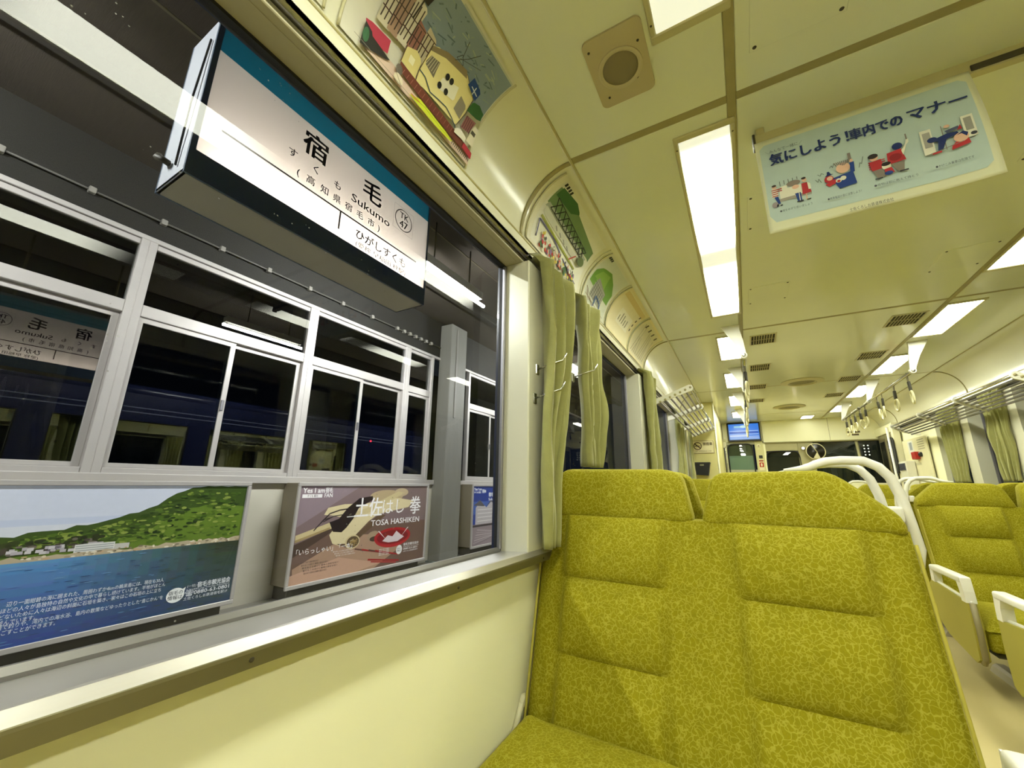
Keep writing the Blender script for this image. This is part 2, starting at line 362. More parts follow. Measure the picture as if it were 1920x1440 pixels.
WIN = {'left': [(-2.0, -.61), (-.32, 1.18), (1.47, 2.96), (3.26, 4.75), (5.05, 5.95)],
       'right': [(-1.3, .35), (.65, 1.98), (2.42, 3.65), (3.95, 4.70), (4.9, 5.53), (5.72, 6.47)]}
WEND = {'left': 6.2, 'right': 6.7}
nw = 0
for s in ('left', 'right'):
    W = WIN[s]
    wl = thing('wall_'+s, None, None, (mx(-.7, s), 3, -H), kind='structure')
    part('lower_panel', MB().box(mx(-.733, s), mx(-.66, s), Y0, Y1, -H, -.248), M_cream, wl)
    part('skirting', MB().rbox(mx(-.67, s), mx(-.648, s), Y0, Y1, -H, -H+.09, .004, 1), M_dark, wl)
    edges = [Y0]+[e for w_ in W for e in w_]+[Y1]
    for a, b in zip(edges[::2], edges[1::2]):
        big = b-a > 1
        if s == 'left' and a > 5: b = 6.25
        pf = -.66 if big else -.613
        part('pier', MB().rbox(mx(-.733, s), mx(pf, s), a, b, -.235, .81, .004, 1), M_cream if big else mat('pier_lining', 'd8d6c2', .3, metal=.15, var=.04), wl)
    part('channel', MB().box(mx(-.733, s), mx(-.69, s), Y0, Y1, .812, .92), M_dark, wl)
    part('channel_lip', MB().rbox(mx(-.69, s), mx(-.640, s), Y0, Y1, .808, .816, .002, 1), M_taupe, wl)
    for a, b in W:
        part('window_soffit', MB().box(mx(-.733, s), mx(-.66, s), a, b, .807, .811), M_taupe, wl)
    part('curtain_rail', MB().tube([(mx(-.655, s), Y0, .85), (mx(-.655, s), WEND[s], .85)], .005, 6), M_dark, wl, smooth=1)
    sill = thing('trim_sill_'+s, None, None, (mx(-.66, s), 3, -.25), kind='structure')
    prof = [(-.733, -.245), (-.733, -.213), (-.70, -.2115), (-.617, -.2065), (-.6125, -.2075), (-.6055, -.222), (-.6055, -.226), (-.612, -.2475), (-.616, -.2475), (-.616, -.24), (-.66, -.24), (-.66, -.2485)]
    part('sill_board', MB().prism([(mx(x, s), z) for x, z in prof], 'y', Y0, WEND[s], 0), M_sill, sill)
    part('sill_nosing', MB().prism([(mx(x_, s), z_) for x_, z_ in ((-.6057, -.2215), (-.6045, -.2225), (-.6045, -.2265), (-.611, -.2482), (-.617, -.2482), (-.6125, -.24))], 'y', Y0, WEND[s]), mat('nosing_dark_reflection', '7d785c', .35, metal=.55), sill)  # same aluminium as the sill; its dark reflections are put into the colour
    for k in range(14):
        yy = -.1+.46*k
        part('screw', MB().lathe([(.0035, 0), (.0035, .001), (.002, .0015)], (mx(-.6075, s), yy, -.236), 'x', 10), M_dark, sill)
    for i, (a, b) in enumerate(W):
        nw += 1
        wn = thing('window_%d' % nw, None, None, (mx(-.72, s), (a+b)/2, -.21), kind='structure')
        part('pane', MB().box(mx(-.726, s), mx(-.72, s), a+.002, b-.002, -.209, .806), M_glass if s == 'left' else M_pane, wn)
        g = MB()
        for (y0_, y1_, z0_, z1_) in ((a, a+.012, -.212, .808), (b-.012, b, -.212, .808), (a, b, .799, .808), (a, b, -.212, -.208)):
            g.box(mx(-.732, s), mx(-.712, s), y0_, y1_, z0_, z1_)
        part('gasket', g, M_rubber, wn)
        br = MB()
        br.prism([(mx(x, s), z) for x, z in ((-.7195, -.213), (-.7195, -.199), (-.713, -.1985), (-.7065, -.2065), (-.7065, -.213))], 'y', a+.012, (a+b)/2-.295 if i == 1 else b-.012)
        part('bottom_rail', br, M_rail, wn)
        if i == 1:
            b2 = MB().prism([(mx(x, s), z) for x, z in ((-.7195, -.213), (-.7195, -.199), (-.713, -.1985), (-.7065, -.2065), (-.7065, -.213))], 'y', (a+b)/2-.29, b-.012)
            part('bottom_rail', b2, M_rail, wn)
        part('side_bead', MB().rbox(mx(-.72, s), mx(-.706, s), b-.016, b-.003, -.205, .80, .003, 1), M_alu, wn)
    # outer skin of the car body
    sk = thing('wall_outer_'+s, None, None, (mx(-.81, s), 3, -1.2), kind='structure')
    m = MB().box(mx(-.748, s), mx(-.7335, s), Y0, Y1+.3, -1.35, -.22).box(mx(-.748, s), mx(-.7335, s), Y0, Y1+.3, .812, 1.25)
    for a, b in zip(edges[::2], edges[1::2]): m.box(mx(-.748, s), mx(-.7335, s), a, b, -.22, .812)
    part('body_side', m, M_navy, sk)
    for z in (.93, 1.0): part('stripe', MB().box(mx(-.7495, s), mx(-.7478, s), Y0, Y1+.3, z, z+.012), mat('body_stripe', '8890a8', .3), sk)
    part('roof_edge', MB().tube([(mx(-.66, s), Y0, 1.25), (mx(-.66, s), Y1+.3, 1.25)], .1, 12), M_navy, sk, smooth=1)

solo('wall_back', MB().box(-.80, 2.11, Y0-.05, Y0, -H, 1.25), M_cream, kind='structure')
# front end of the car
FY = Y1
wf = thing('wall_front', None, None, (.65, FY, -H), kind='structure')
part('header_panel', MB().rbox(.335, 1.96, FY, FY+.04, .775, 1.16, .004, 1), M_cream, wf)
part('header_panel', MB().rbox(-.30, .33, FY, FY+.04, .80, 1.16, .004, 1), M_cream, wf)
part('header_joint', MB().box(1.295, 1.30, FY-.002, FY, .775, 1.155), M_trimc, wf)
part('header_lip', MB().rbox(.335, 1.96, FY-.03, FY+.02, .755, .778, .004, 1), mat('lip_olive', '8a8458', .5), wf)
part('door_post', MB().rbox(.195, .325, FY, FY+.05, -H, .80, .006, 1), mat('post_cream', 'c9c596', .4), wf)
part('door_post', MB().rbox(-.33, -.255, FY-.02, FY+.05, -H, .86, .006, 1), mat('post_cream', 'c9c596', .4), wf)
part('apron', MB().rbox(.325, 1.96, FY, FY+.05, -H, .09, .006, 1), M_cream, wf)
part('window_post', MB().rbox(.325, .36, FY, FY+.05, .09, .775, .006, 1), M_cream, wf)
part('window_post', MB().rbox(.83, 1.05, FY, FY+.05, .09, .775, .006, 1), mat('post_olive', 'a5a077', .45), wf)
part('window_post', MB().tube([(1.66, FY+.02, .09), (1.63, FY+.02, .775)], .022, 10), mat('post_olive', 'a5a077', .45), wf, smooth=1)
part('window_header', MB().rbox(.36, .83, FY, FY+.05, .62, .775, .006, 1), mat('post_olive', 'a5a077', .45), wf)
part('window_gasket', MB().tube([(.60+.245*math.copysign(abs(math.cos(a))**.35, math.cos(a)), FY+.01, .35+.27*math.copysign(abs(math.sin(a))**.35, math.sin(a))) for a in [2*PI*i/40 for i in range(40)]], .014, 6, closed=True), M_rubber, wf, smooth=1)
for a, b in ((.36, .83), (1.05, 1.96)):
    part('pane', MB().box(a, b, FY+.025, FY+.03, .09, .775 if a > 1 else .62), M_pane, wf)
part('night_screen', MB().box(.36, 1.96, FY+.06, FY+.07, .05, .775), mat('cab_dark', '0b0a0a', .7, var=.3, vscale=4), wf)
d1 = thing('door_1', None, None, (-.03, FY, -H), kind='structure')
part('door_leaf', MB().rbox(-.255, .195, FY+.01, FY+.045, -H, .30, .004, 1).rbox(-.255, .195, FY+.01, FY+.045, .75, .80, .004, 1), mat('door_grey', 'aaa890', .4), d1)
part('pane', MB().box(-.25, .17, FY+.03, FY+.036, .30, .75), M_pane, d1)
part('frosted_pane', MB().box(-.25, .17, FY+.037, FY+.042, .30, .55), mat('frosted_glass', 'b8c4b4', .6), d1)
part('night_screen', MB().box(-.25, .17, FY+.05, FY+.06, .5, .78), mat('vestibule_wall', '6d6c50', .7), d1)
part('gasket', MB().tube([(-.04+.20*math.copysign(abs(math.cos(a))**.3, math.cos(a)), FY+.005, .42+.34*math.copysign(abs(math.sin(a))**.3, math.sin(a))) for a in [2*PI*i/40 for i in range(40)]], .012, 6, closed=True), M_rubber, d1, smooth=1)
# equipment closet that closes the seating on the left
bk = thing('wall_partition', None, None, (-.48, 6.2, -H), kind='structure')
part('partition_panel', MB().rbox(-.66, -.305, 6.2, 6.24, -H, CZ, .004, 1), mat('partition_cream', 'd2ca88', .45), bk)
part('partition_side', MB().box(-.345, -.305, 6.24, FY, -H, CZ), mat('partition_cream', 'd2ca88', .45), bk)
part('corner_bead', MB().tube([(-.303, 6.2, -H), (-.303, 6.2, CZ)], .011, 8), mat('bead_ivory', 'e2dec0', .35), bk, smooth=1)
part('corner_bead', MB().tube([(-.648, 6.195, -H), (-.648, 6.195, .68)], .013, 8), mat('bead_ivory', 'e2dec0', .35), bk, smooth=1)
# folding side door and notice panel, right side near the cab
d2 = thing('door_2', None, None, (1.95, 8.0, -H), kind='structure')
for k, (a, b) in enumerate(((7.72, 8.08), (8.1, 8.46))):
    part('door_leaf', MB().rbox(1.90, 1.945, a, b, -H, .80, .006, 1), mat('door_bronze', '8d8668', .35, metal=.4), d2)
    part('pane', MB().box(1.893, 1.90, a+.07, b-.07, .0, .70), mat('door_glass_dark', '14130f', .1), d2)
part('door_header', MB().rbox(1.88, 1.953, 7.65, FY, .80, .92, .005, 1), M_cream, d2)
part('door_post', MB().rbox(1.87, 1.953, 7.60, 7.68, -H, .92, .008, 1), mat('bead_ivory', 'e2dec0', .35), d2)
part('grab_pole', MB().tube([(1.84, 7.68, -H), (1.84, 7.68, .86)], .016, 10), M_white, d2, smooth=1)

# ================================================================== STATION OUTSIDE
D = 4.2
PZ = -1.13
solo('floor_platform', MB().box(-D-.1, -.95, -4, 13, PZ-.2, PZ), mat('platform_concrete', '8c8880', .6, var=.15, vscale=3), kind='structure')
cp = solo('ceiling_platform', MB().box(-D-.3, -1.2, -4, 13, 2.62, 2.7), mat('canopy_dark', '3a332b', .9, var=.45, vscale=22, bump=1, bscale=60, stretch=(.25, 4, 1)), kind='structure')
part('deck_joint', MB().rbox(-2.62, -2.60, -4, 13, 2.612, 2.62, .002, 1), mat('canopy_joint', '57503f', .7), cp)
for x in (-3.35,): part('canopy_beam', MB().rbox(x-.05, x+.05, -4, 13, 2.52, 2.62, .006, 1), mat('canopy_beam', '2b2722', .7, var=.2), cp)
ws = thing('wall_station', None, None, (-D, 4, PZ), kind='structure')
part('dado', MB().box(-D-.12, -D, -4, 13, PZ, -.03), mat('station_dado', 'd9d4c4', .6, var=.04), ws)
part('dado_edge', MB().rbox(-D-.02, -D+.05, -4, 13, -.035, .035, .006, 1), M_alu2, ws)
part('lintel', MB().box(-D-.12, -D, -4, 13, 1.985, 2.62), mat('station_lintel', '1f1d19', .7, var=.2, vscale=4), ws)
part('lintel_edge', MB().rbox(-D-.02, -D+.04, -4, 13, 1.95, 1.99, .004, 1), M_alu2, ws)
# conduit with saddle clips
cd = thing('conduit', 'thin grey cable pipe with clips along the top of the station windows', 'pipe', (-D+.05, 2, 2.16))
part('pipe', MB().tube([(-D+.03, -2, 2.165), (-D+.03, 5.0, 2.165)], .009, 8), mat('conduit_grey', '5c5a54', .5), cd, smooth=1)
for y in (.21, .665, 1.12, 1.58, 2.03, 2.5, 2.95, 3.42, 3.88, 4.02, 4.14, 4.26, 4.38, 4.5, 4.62, 4.9):
    part('clip', MB().rbox(-D+.002, -D+.052, y-.022, y+.022, 2.14, 2.19, .008, 2), mat('clip_pale', '8f8c84', .5), cd)
# aluminium window bays of the waiting hall
MUL = [1.065+1.54*(k-1) for k in range(0, 4)]   # mullion centres: -.475, 1.065, 2.605, 4.145
bays = [(-.475, 1.065), (1.065, 2.605), (2.605, 4.145), (4.145, 4.72), (5.68, 7.2), (7.2, 8.7)]
for k, (a, b) in enumerate(bays):
    wn = thing('window_%d' % (nw+1+k), None, None, (-D, (a+b)/2, .03), kind='structure')
    for y in (a, b):
        part('mullion', MB().rbox(-D-.04, -D+.035, y-.055 if y == b else y, y if y == b else y+.055, .03, 1.96, .004, 1), M_alu2, wn)
    part('head', MB().rbox(-D-.03, -D+.025, a+.055, b-.055, 1.90, 1.945, .004, 1), M_alu2, wn)
    part('transom', MB().rbox(-D-.03, -D+.03, a+.055, b-.055, 1.29, 1.39, .004, 1), M_alu2, wn)
    part('bottom_track', MB().rbox(-D-.03, -D+.03, a+.055, b-.055, .03, .075, .004, 1), M_alu2, wn)
    part('transom_pane', MB().box(-D-.006, -D-.001, a+.05, b-.05, 1.385, 1.905), M_hall, wn)
    mid = (a+b)/2
    for (p, q, dx) in (((a+.055, mid+.03, 0), (mid-.03, b-.055, -.025)) if b-a > 1 else ((a+.055, b-.055, 0),)):
        sh = part('sash', MB().rbox(-D+dx-.012, -D+dx+.012, p, p+.035, .075, 1.29, .003, 1).rbox(-D+dx-.012, -D+dx+.012, q-.045, q, .075, 1.29, .003, 1)
                  .rbox(-D+dx-.012, -D+dx+.012, p+.03, q-.04, 1.245, 1.29, .003, 1).rbox(-D+dx-.012, -D+dx+.012, p+.03, q-.04, .075, .11, .003, 1), M_alu2, wn)
        part('sash_pane', MB().box(-D+dx-.003, -D+dx+.002, p+.03, q-.04, .105, 1.25), M_hall, sh)
    if b-a > 1: part('latch', MB().rbox(-D+.012, -D+.03, mid-.012, mid+.012, .62, .72, .004, 1), M_alu, wn)
part_hall = solo('wall_hall', MB().box(-D-3.4, -D-3.3, -6, 16, PZ, 3), mat('hall_dark', '0d1016', .9, var=.4, vscale=2), kind='structure')
# ================================================================== STATION THINGS
# steel column
cl = thing('station_column', 'wide grey-green painted column beside the noodle-stick poster box', 'column', (-4.02, 5.1, PZ))
part('shaft', MB().rbox(-4.19, -3.95, 4.86, 5.28, PZ, 2.56, .012, 2), mat('column_paint', '83827a', .55, var=.12, vscale=4, stretch=(3, 3, .6)), cl)
part('base_plate', MB().rbox(-4.195, -3.91, 4.82, 5.32, PZ, PZ+.02, .004, 1), mat('column_base', '66706a', .6), cl)
part('cable_duct', MB().rbox(-3.955, -3.935, 5.0, 5.03, 1.0, 2.5, .004, 1), mat('pipe_grey', '8f8c86', .5), cl)

# hanging station name sign (lit from inside by a tube near its bottom)
S = 1.69; SB = 1.925
sg = thing('station_name_sign', 'lit hanging station name sign reading Sukumo with a teal top band', 'sign', (-1.78, 1.12, 1.106))
fr_m = mat('sign_frame', '46586c', .4, var=.06)
y0s, y1s, z0s, z1s = .468, 1.772, 1.106, 1.862
part('top_cover', MB().box(-SB+.012, -S-.012, y0s+.01, y1s-.01, z1s-.02, z1s), mat('sign_inside', 'd8d6cc', .7), sg)
part('reflector', MB().box(-SB+.012, -S-.012, y0s+.02, y1s-.02, z0s+.02, z0s+.03), mat('sign_inside', 'd8d6cc', .7), sg)
part('bottom_cover', MB().rbox(-SB, -S, y0s, y1s, z0s, z0s+.018, .003, 1), mat('sign_taupe', 'b4ad9a', .5), sg)
for y in (y0s, y1s-.014): part('end_plate', MB().rbox(-SB, -S, y, y+.014, z0s, z1s, .003, 1), mat('sign_end', 'c0c4cc', .45), sg)
for X in (-S, -SB):
    f = MB()
    f.box(X-.006, X+.006, y0s, y1s, z0s, 1.218).box(X-.006, X+.006, y0s, y1s, 1.836, z1s)
    f.box(X-.006, X+.006, y0s, .488, 1.218, 1.84).box(X-.006, X+.006, y1s-.008, y1s, 1.218, 1.84)
    part('frame', f, fr_m, sg)
T_white = translucent('sign_white_acrylic', 'f2eae2'); T_teal = translucent('sign_teal_acrylic', '1a6c88')
def sign_ink(c):
    return {'teal': T_teal, 'white': T_white}.get(c) or ink(c)
for X, nrm, back in ((-S, 1, False), (-SB, -1, True)):
    part('white_panel', MB().add([(X, .486, 1.216), (X, 1.766, 1.216), (X, 1.766, 1.717), (X, .486, 1.717)], [(0, 1, 2, 3)]), T_white, sg)
    part('teal_band', MB().add([(X, .486, 1.717), (X, 1.766, 1.717), (X, 1.766, 1.838), (X, .486, 1.838)], [(0, 1, 2, 3)]), T_teal, sg)
    fm = (lambda u, v, l: (-S+.0012+.00006*l, u, v)) if not back else (lambda u, v, l: (-SB-.004-.00006*l, 2*1.126-u, v))
    A = Art(fm); K = '221a22'
    A.text('宿', .872, 1.560, .142, K, width=.128, bold=.022); A.text('毛', 1.232, 1.556, .142, K, width=.128, bold=.022)
    for t, y in zip('すくも', (.834, .952, 1.076)): A.text(t, y, 1.478, .05, K, align='c', bold=.012)
    A.text('Sukumo', 1.165, 1.471, .066, K, width=.27, bold=.012)
    for t, y in zip('(高知県宿毛市)', (.871, .935, 1.010, 1.083, 1.154, 1.228, 1.305, 1.361)): A.text(t, y, 1.402, .048, K, align='c', bold=.012)
    A.line([(.553, 1.3675), (1.677, 1.3675)], .009, '1e1a1c'); A.line([(1.114, 1.366), (1.114, 1.262)], .009, '1e1a1c')
    A.text('ひがしすくも', 1.218, 1.278, .062, '2a242c', width=.368, bold=.014)
    A.text('(愛称 早稲田 梓駅)', 1.222, 1.230, .036, '2a242c', width=.37, bold=.010)
    A.line([(1.544+.069*math.cos(2*PI*q/40), 1.584+.069*math.sin(2*PI*q/40)) for q in range(41)], .007, '8f8a88'); A.line([(1.462, 1.502), (1.626, 1.502), (1.626, 1.666), (1.462, 1.666), (1.462, 1.502)], .0015, 'b5afaa')
    A.text('TK', 1.544, 1.592, .058, K, align='c', bold=.012); A.text('47', 1.544, 1.532, .066, K, align='c', bold=.014)
    A.build(sg)
part('tube', MB().tube([(-1.805, .56, 1.20), (-1.805, 1.70, 1.20)], .014, 10), lamp('sign_tube', 'fff2ec', 23), sg, smooth=1)
for y in (.75, 1.5): part('hanger_rod', MB().tube([(-1.80, y, 1.86), (-1.80, y, 2.62)], .012, 8), M_dark, sg, smooth=1)
part('wire', MB().tube([(-1.76, .462, 1.16), (-1.74, .455, 1.45), (-1.72, .462, 1.76)], .004, 6), M_black, sg, smooth=1)
part('junction', MB().tube([(-1.88, .44, 1.24), (-1.86, .43, 1.215), (-1.83, .44, 1.20), (-1.82, .46, 1.19)], .012, 6), M_dark, sg, smooth=1)

# platform fluorescent fittings
def tube_light(y, label, group):
    t = thing('platform_light', label, 'light', (-2.49, y, 2.0), group)
    part('tray', MB().prism([(-2.53, 2.075), (-2.45, 2.075), (-2.43, 2.15), (-2.55, 2.15)], 'y', y+.02, y+1.1), M_white, t)
    part('tube', MB().tube([(-2.49, y, 2.035), (-2.49, y+1.2, 2.035)], .017, 10), lamp('platform_tube', 'f6f6fa', TUBE), t, smooth=1)
    for q in (.03, 1.06): part('lamp_holder', MB().rbox(-2.505, -2.475, y+q, y+q+.02, 2.03, 2.09, .003, 1), M_white, t)
    for q in (.3, .9): part('hanger_rod', MB().tube([(-2.49, y+q, 2.15), (-2.49, y+q, 2.6)], .008, 6), M_dark, t, smooth=1)
    return t
tube_light(2.42, 'bare fluorescent tube fitting hanging over the platform behind the name sign', None)
tube_light(-1.6, 'unseen tube fitting added over the platform to light the coast poster', None)  # extra fitting out of frame, added to brighten the coast poster
tube_light(6.6, 'bare fluorescent tube fitting over the far end of the platform', None)

# poster light boxes
FX = -3.9
def lightbox(name, label, y0, y1, z0, z1):
    t = thing(name, label, 'poster', (FX-.15, (y0+y1)/2, PZ))
    part('cabinet', MB().rbox(-D+.005, FX-.012, y0, y1, z0-.02, z1+.03, .005, 1), mat('cabinet_taupe', '8b8270', .5, var=.06), t)
    part('plinth', MB().rbox(-D+.02, FX-.06, y0+.03, y1-.03, PZ, z0-.02, .004, 1), mat('plinth_dark', '4c483e', .7), t)
    fb = MB()
    for (a, b, c, d) in ((y0-.03, y1+.03, z1, z1+.035), (y0-.03, y1+.03, z0-.035, z0), (y0-.03, y0, z0, z1), (y1, y1+.03, z0, z1)):
        fb.rbox(FX-.02, FX+.006, a, b, c, d, .004, 1)
    part('frame', fb, M_alu2, t)
    return t
def wall_map(u, v, l): return (FX-.011+.000006*l, u, v)
def backlit(c):
    k = 'backlit_'+(c if isinstance(c, str) else '%02x%02x%02x' % tuple(c))
    return mat(k, c, .35, var=.05, vscale=30, emit=.10)

# 1: coast poster
t1 = lightbox('coast_poster', 'wide poster of a green headland above blue sea on the platform', -.35, 2.045, -.985, -.055)
A = Art(wall_map)
def wave(a, b, n, fn, seed):
    random.seed(seed); return [(a+(b-a)*i/n, fn(a+(b-a)*i/n)+random.uniform(-1, 1)*.012) for i in range(n+1)]
A.rect(-.35, -.985, 2.045, -.055, 'c3cbe2'); A.rect(-.35, -.26, 2.045, -.055, 'cdd3e4')
A.rect(-.35, -.42, 2.045, -.30, 'd4d8e2')
def hill(y):
    pts = [(-.35, -.40), (.5, -.37), (.69, -.36), (.94, -.325), (1.133, -.306), (1.392, -.216), (1.611, -.06), (2.05, -.055)]
    for (a, p), (b, q) in zip(pts, pts[1:]):
        if a <= y <= b: return min(-.056, p+(q-p)*(y-a)/(b-a))
    return -.06
hp = [(y, min(z, -.056)) for y, z in wave(-.35, 2.044, 46, hill, 3)]
A.poly([(-.35, -.51)]+hp+[(2.044, -.51)], '3d5220')
A.poly([(.3, -.50)]+[(y, max(z-.10, -.47)) for y, z in wave(.9, 2.044, 26, lambda y: hill(y)-.06, 5)]+[(2.044, -.5)], '5f7a28')
random.seed(11)
for i in range(620):
    y = random.uniform(.7, 2.0); hz = hill(y); z = random.uniform(-.46, min(hz-.03, -.09)) if hz > -.42 else -.44
    lite = random.random() < .55+.6*(-.2-z); A.ell(y, z, random.uniform(.008, .028), random.uniform(.004, .012), random.choice(['566f26', '6c8430', '7a8e3a', '4c6822', '8a9a48'] if lite else ['2c4018', '33491c', '3f5a1e', '24361a', '486022']), n=7)
for i in range(120):
    y = random.uniform(.3, 1.15); A.ell(y, random.uniform(-.465, -.385), random.uniform(.01, .03), random.uniform(.006, .014), random.choice(['252c1a', '34401f', '463f38', '6e665c', '28301c']), n=8)
for i in range(26):
    y = random.uniform(.72, 1.12); z = random.uniform(-.475, -.44); A.rect(y, z, y+random.uniform(.02, .05), z+.018, random.choice(['8e8690', 'b3adb2', '6d6870', 'c9c4c6']))
A.rect(1.02, -.485, 1.22, -.435, 'd8d8d4'); 
for k in range(3): A.rect(1.025, -.478+.014*k, 1.215, -.472+.014*k, '9aa0a0')
A.rect(1.22, -.485, 1.30, -.450, 'c2bfb8')
sh = wave(-.35, 2.044, 50, lambda y: -.487+.01*max(0, y-1.3), 8)
A.poly(sh+[(y, z-.028) for y, z in wave(-.35, 2.044, 50, lambda y: -.49, 9)][::-1], 'b5a78c')
for i in range(90):
    y = random.uniform(.6, 2.03); A.ell(y, -.495+random.uniform(-.014, .014), random.uniform(.006, .018), random.uniform(.004, .009), random.choice(['d3c5a8', '9d8e74', 'c4a482', '7d725e', 'e0d6c0']), n=7)
N_ = 22
for k in range(N_):
    z1_ = -.512-(.985-.512)*k/N_; z0_ = -.512-(.985-.512)*(k+1)/N_; f_ = k/(N_-1)
    segs = 40
    for q in range(segs):
        g_ = q/(segs-1); a_ = -.35+2.394*q/segs; b_ = -.35+2.394*(q+1)/segs
        dk = min(1, max(0, (g_-.55)/.40))*(1-f_*.45)
        c1 = (88-40*f_, 140-68*f_, 190-50*f_); c2 = (50, 62, 46)
        A.rect(a_, z0_, b_, z1_, tuple(int(round((c1[i]*(1-dk)+c2[i]*dk)/9))*9 for i in range(3)))
for i in range(260):
    y = random.uniform(.4, 2.02); z = random.uniform(-.975, -.53); A.ell(y, z, random.uniform(.01, .04), .0022, random.choice(['5a86b4', '3c628e', '27406e', '6c94bc', '1f3260']) if y < 1.5 else random.choice(['3a4a46', '445040', '2c3a3c']), n=6)
wt = 'e8ecf4'
for i, (t, y0_, y1_, z) in enumerate((('辺り一面紺碧の海に囲まれた、周囲わずか4kmの鵜来島には、現在も30人', .79, 1.55, -.752),
        ('ほどの人々が島独特の自然や文化の中で暮らし続けています。平地がほとん', .775, 1.566, -.786), ('どないために人々は海辺の斜面に石垣を築き、家々はこの石垣の上に立ち', .775, 1.545, -.820),
        ('並んでいます。', .775, .925, -.852), ('磯で釣りや、湾内での海水浴、島内の散策などゆったりとした“島じかん”を', .775, 1.567, -.876), ('過ごすことができます。', .775, 1.02, -.908))):
    A.text(t, y0_, z, .030, wt, width=y1_-y0_, bold=.006)
A.ell(1.645, -.868, .058, .052, 'f0f2f2', n=28); A.poly([(1.68, -.835), (1.705, -.82), (1.70, -.85)], 'f0f2f2')
A.text('宿毛の', 1.645, -.862, .032, '3c4048', align='c', bold=.01); A.text('情報は', 1.645, -.896, .032, '3c4048', align='c', bold=.01)
A.text('(一社)', 1.715, -.828, .022, wt, width=.06); A.text('宿毛市観光協会', 1.783, -.836, .044, wt, width=.24, bold=.016)
A.text('SUKUMO-city Tourism Association', 1.712, -.853, .016, wt, width=.31)
A.text('☎0880-63-0801', 1.708, -.886, .040, wt, width=.315, bold=.01); A.text('土佐くろしお鉄道宿毛駅1F', 1.704, -.917, .026, wt, width=.31, bold=.006)
A.build(t1, inkf=backlit)

# 2: chopstick game poster
t2 = lightbox('hashiken_poster', 'brown poster reading TOSA HASHIKEN with wooden sticks and red bowl', 2.555, 4.44, -.985, -.055)
A = Art(wall_map)
A.rect(2.555, -.985, 4.44, -.055, '7d6a6c'); A.poly([(2.555, -.46), (3.3, -.06), (2.555, -.055)], '8d7c84'); A.poly([(3.4, -.06), (4.44, -.06), (4.44, -.5)], '7c6a68')
A.poly([(2.555, -.66), (3.35, -.44), (4.44, -.5), (4.44, -.985), (2.555, -.985)], '6d564c')
A.poly([(2.58, -.84), (3.2, -.58), (3.75, -.62), (4.0, -.80), (3.6, -.985), (2.6, -.985)], 'a88872')
A.poly([(2.555, -.90), (3.1, -.80), (3.7, -.94), (3.3, -.985), (2.555, -.985)], 'c09a84'); A.poly([(2.555, -.62), (3.0, -.48), (3.0, -.52), (2.555, -.74)], '4c3c34')
A.ell(3.72, -.175, .27, .075, 'b39f7c', n=26); A.ell(3.96, -.13, .12, .05, 'bca987', n=20)
A.poly([(2.86, -.35), (2.9, -.28), (3.1, -.25), (3.4, -.25), (3.9, -.20), (4.2, -.24), (4.1, -.32), (3.6, -.38), (3.46, -.455), (3.2, -.665), (3.10, -.685), (3.0, -.65), (2.95, -.56), (3.02, -.47), (3.15, -.40), (2.95, -.36)], 'd8c9a0')
A.poly([(3.05, -.66), (3.18, -.67), (3.5, -.45), (3.62, -.38), (3.72, -.40), (3.3, -.66), (3.2, -.72)], '5e4a38')
A.poly([(2.57, -.53), (2.93, -.435), (3.42, -.30), (3.90, -.12), (4.02, -.14), (3.45, -.36), (2.95, -.50), (2.57, -.60)], 'c9b88c')
A.poly([(2.57, -.575), (2.95, -.478), (2.95, -.50), (2.57, -.60)], 'a38e62')
A.poly([(2.935, -.43), (3.05, -.40), (3.15, -.29), (3.30, -.19), (3.49, -.17), (3.5, -.21), (3.3, -.30), (3.24, -.41), (3.16, -.50), (3.10, -.545), (2.99, -.53)], '241a1e')
A.line([(2.83, -.43), (2.93, -.34), (3.05, -.31), (3.17, -.30)], .014, '2a2024'); A.line([(2.86, -.42), (2.98, -.37), (3.10, -.36), (3.18, -.33)], .010, '2a2024'); A.line([(2.76, -.50), (2.86, -.40), (2.96, -.38)], .012, '2a2024')
A.ell(3.26, -.66, .10, .075, 'cbb88e', n=20); A.ell(3.265, -.66, .082, .06, '5a4a34', n=20)
for i in range(14): A.line([(3.20+random.random()*.13, -.70+random.random()*.08), (3.20+random.random()*.13, -.70+random.random()*.08)], .008, random.choice(['a88f5e', '8c7242', 'd0bd90']))
A.ell(3.56, -.63, .10, .06, 'a08a72', n=18); A.ell(3.58, -.66, .08, .03, '4b3b30', n=16)
A.ell(3.87, -.66, .30, .125, 'b02a30', n=30, a0=PI, a1=2*PI); A.ell(3.87, -.655, .30, .10, 'a3232b', n=30); A.ell(3.87, -.665, .26, .08, '7e1a22', n=30)
A.poly([(3.70, -.70), (3.78, -.64), (3.86, -.66), (3.92, -.60), (4.0, -.65), (4.06, -.68), (3.95, -.725), (3.8, -.725)], 'd8c8cc'); A.poly([(3.62, -.58), (3.64, -.58), (3.76, -.69)], 'e0d4d4'); A.poly([(4.13, -.57), (4.11, -.57), (4.0, -.68)], 'e0d4d4')
for k in range(4): A.line([(3.30+.10*k, -.74-.018*k), (3.72+.09*k, -.83-.018*k)], .016, '9e1f28' if k % 2 else '5a3c34')
A.line([(3.5, -.88), (4.0, -.955)], .018, '9e1f28'); A.line([(3.55, -.91), (3.95, -.97)], .014, 'a62a30')
wt = 'f2eff0'
A.text('Yes I am', 2.588, -.122, .070, wt, width=.245, bold=.03); A.rect(2.585, -.172, 2.81, -.137, wt); A.text('すくも 観光', 2.70, -.165, .03, '6a5a5c', width=.12, align='c', bold=.01)
A.text('宿毛', 2.845, -.118, .062, wt, width=.085, bold=.03); A.text('FAN', 2.838, -.170, .058, wt, width=.095, bold=.02)
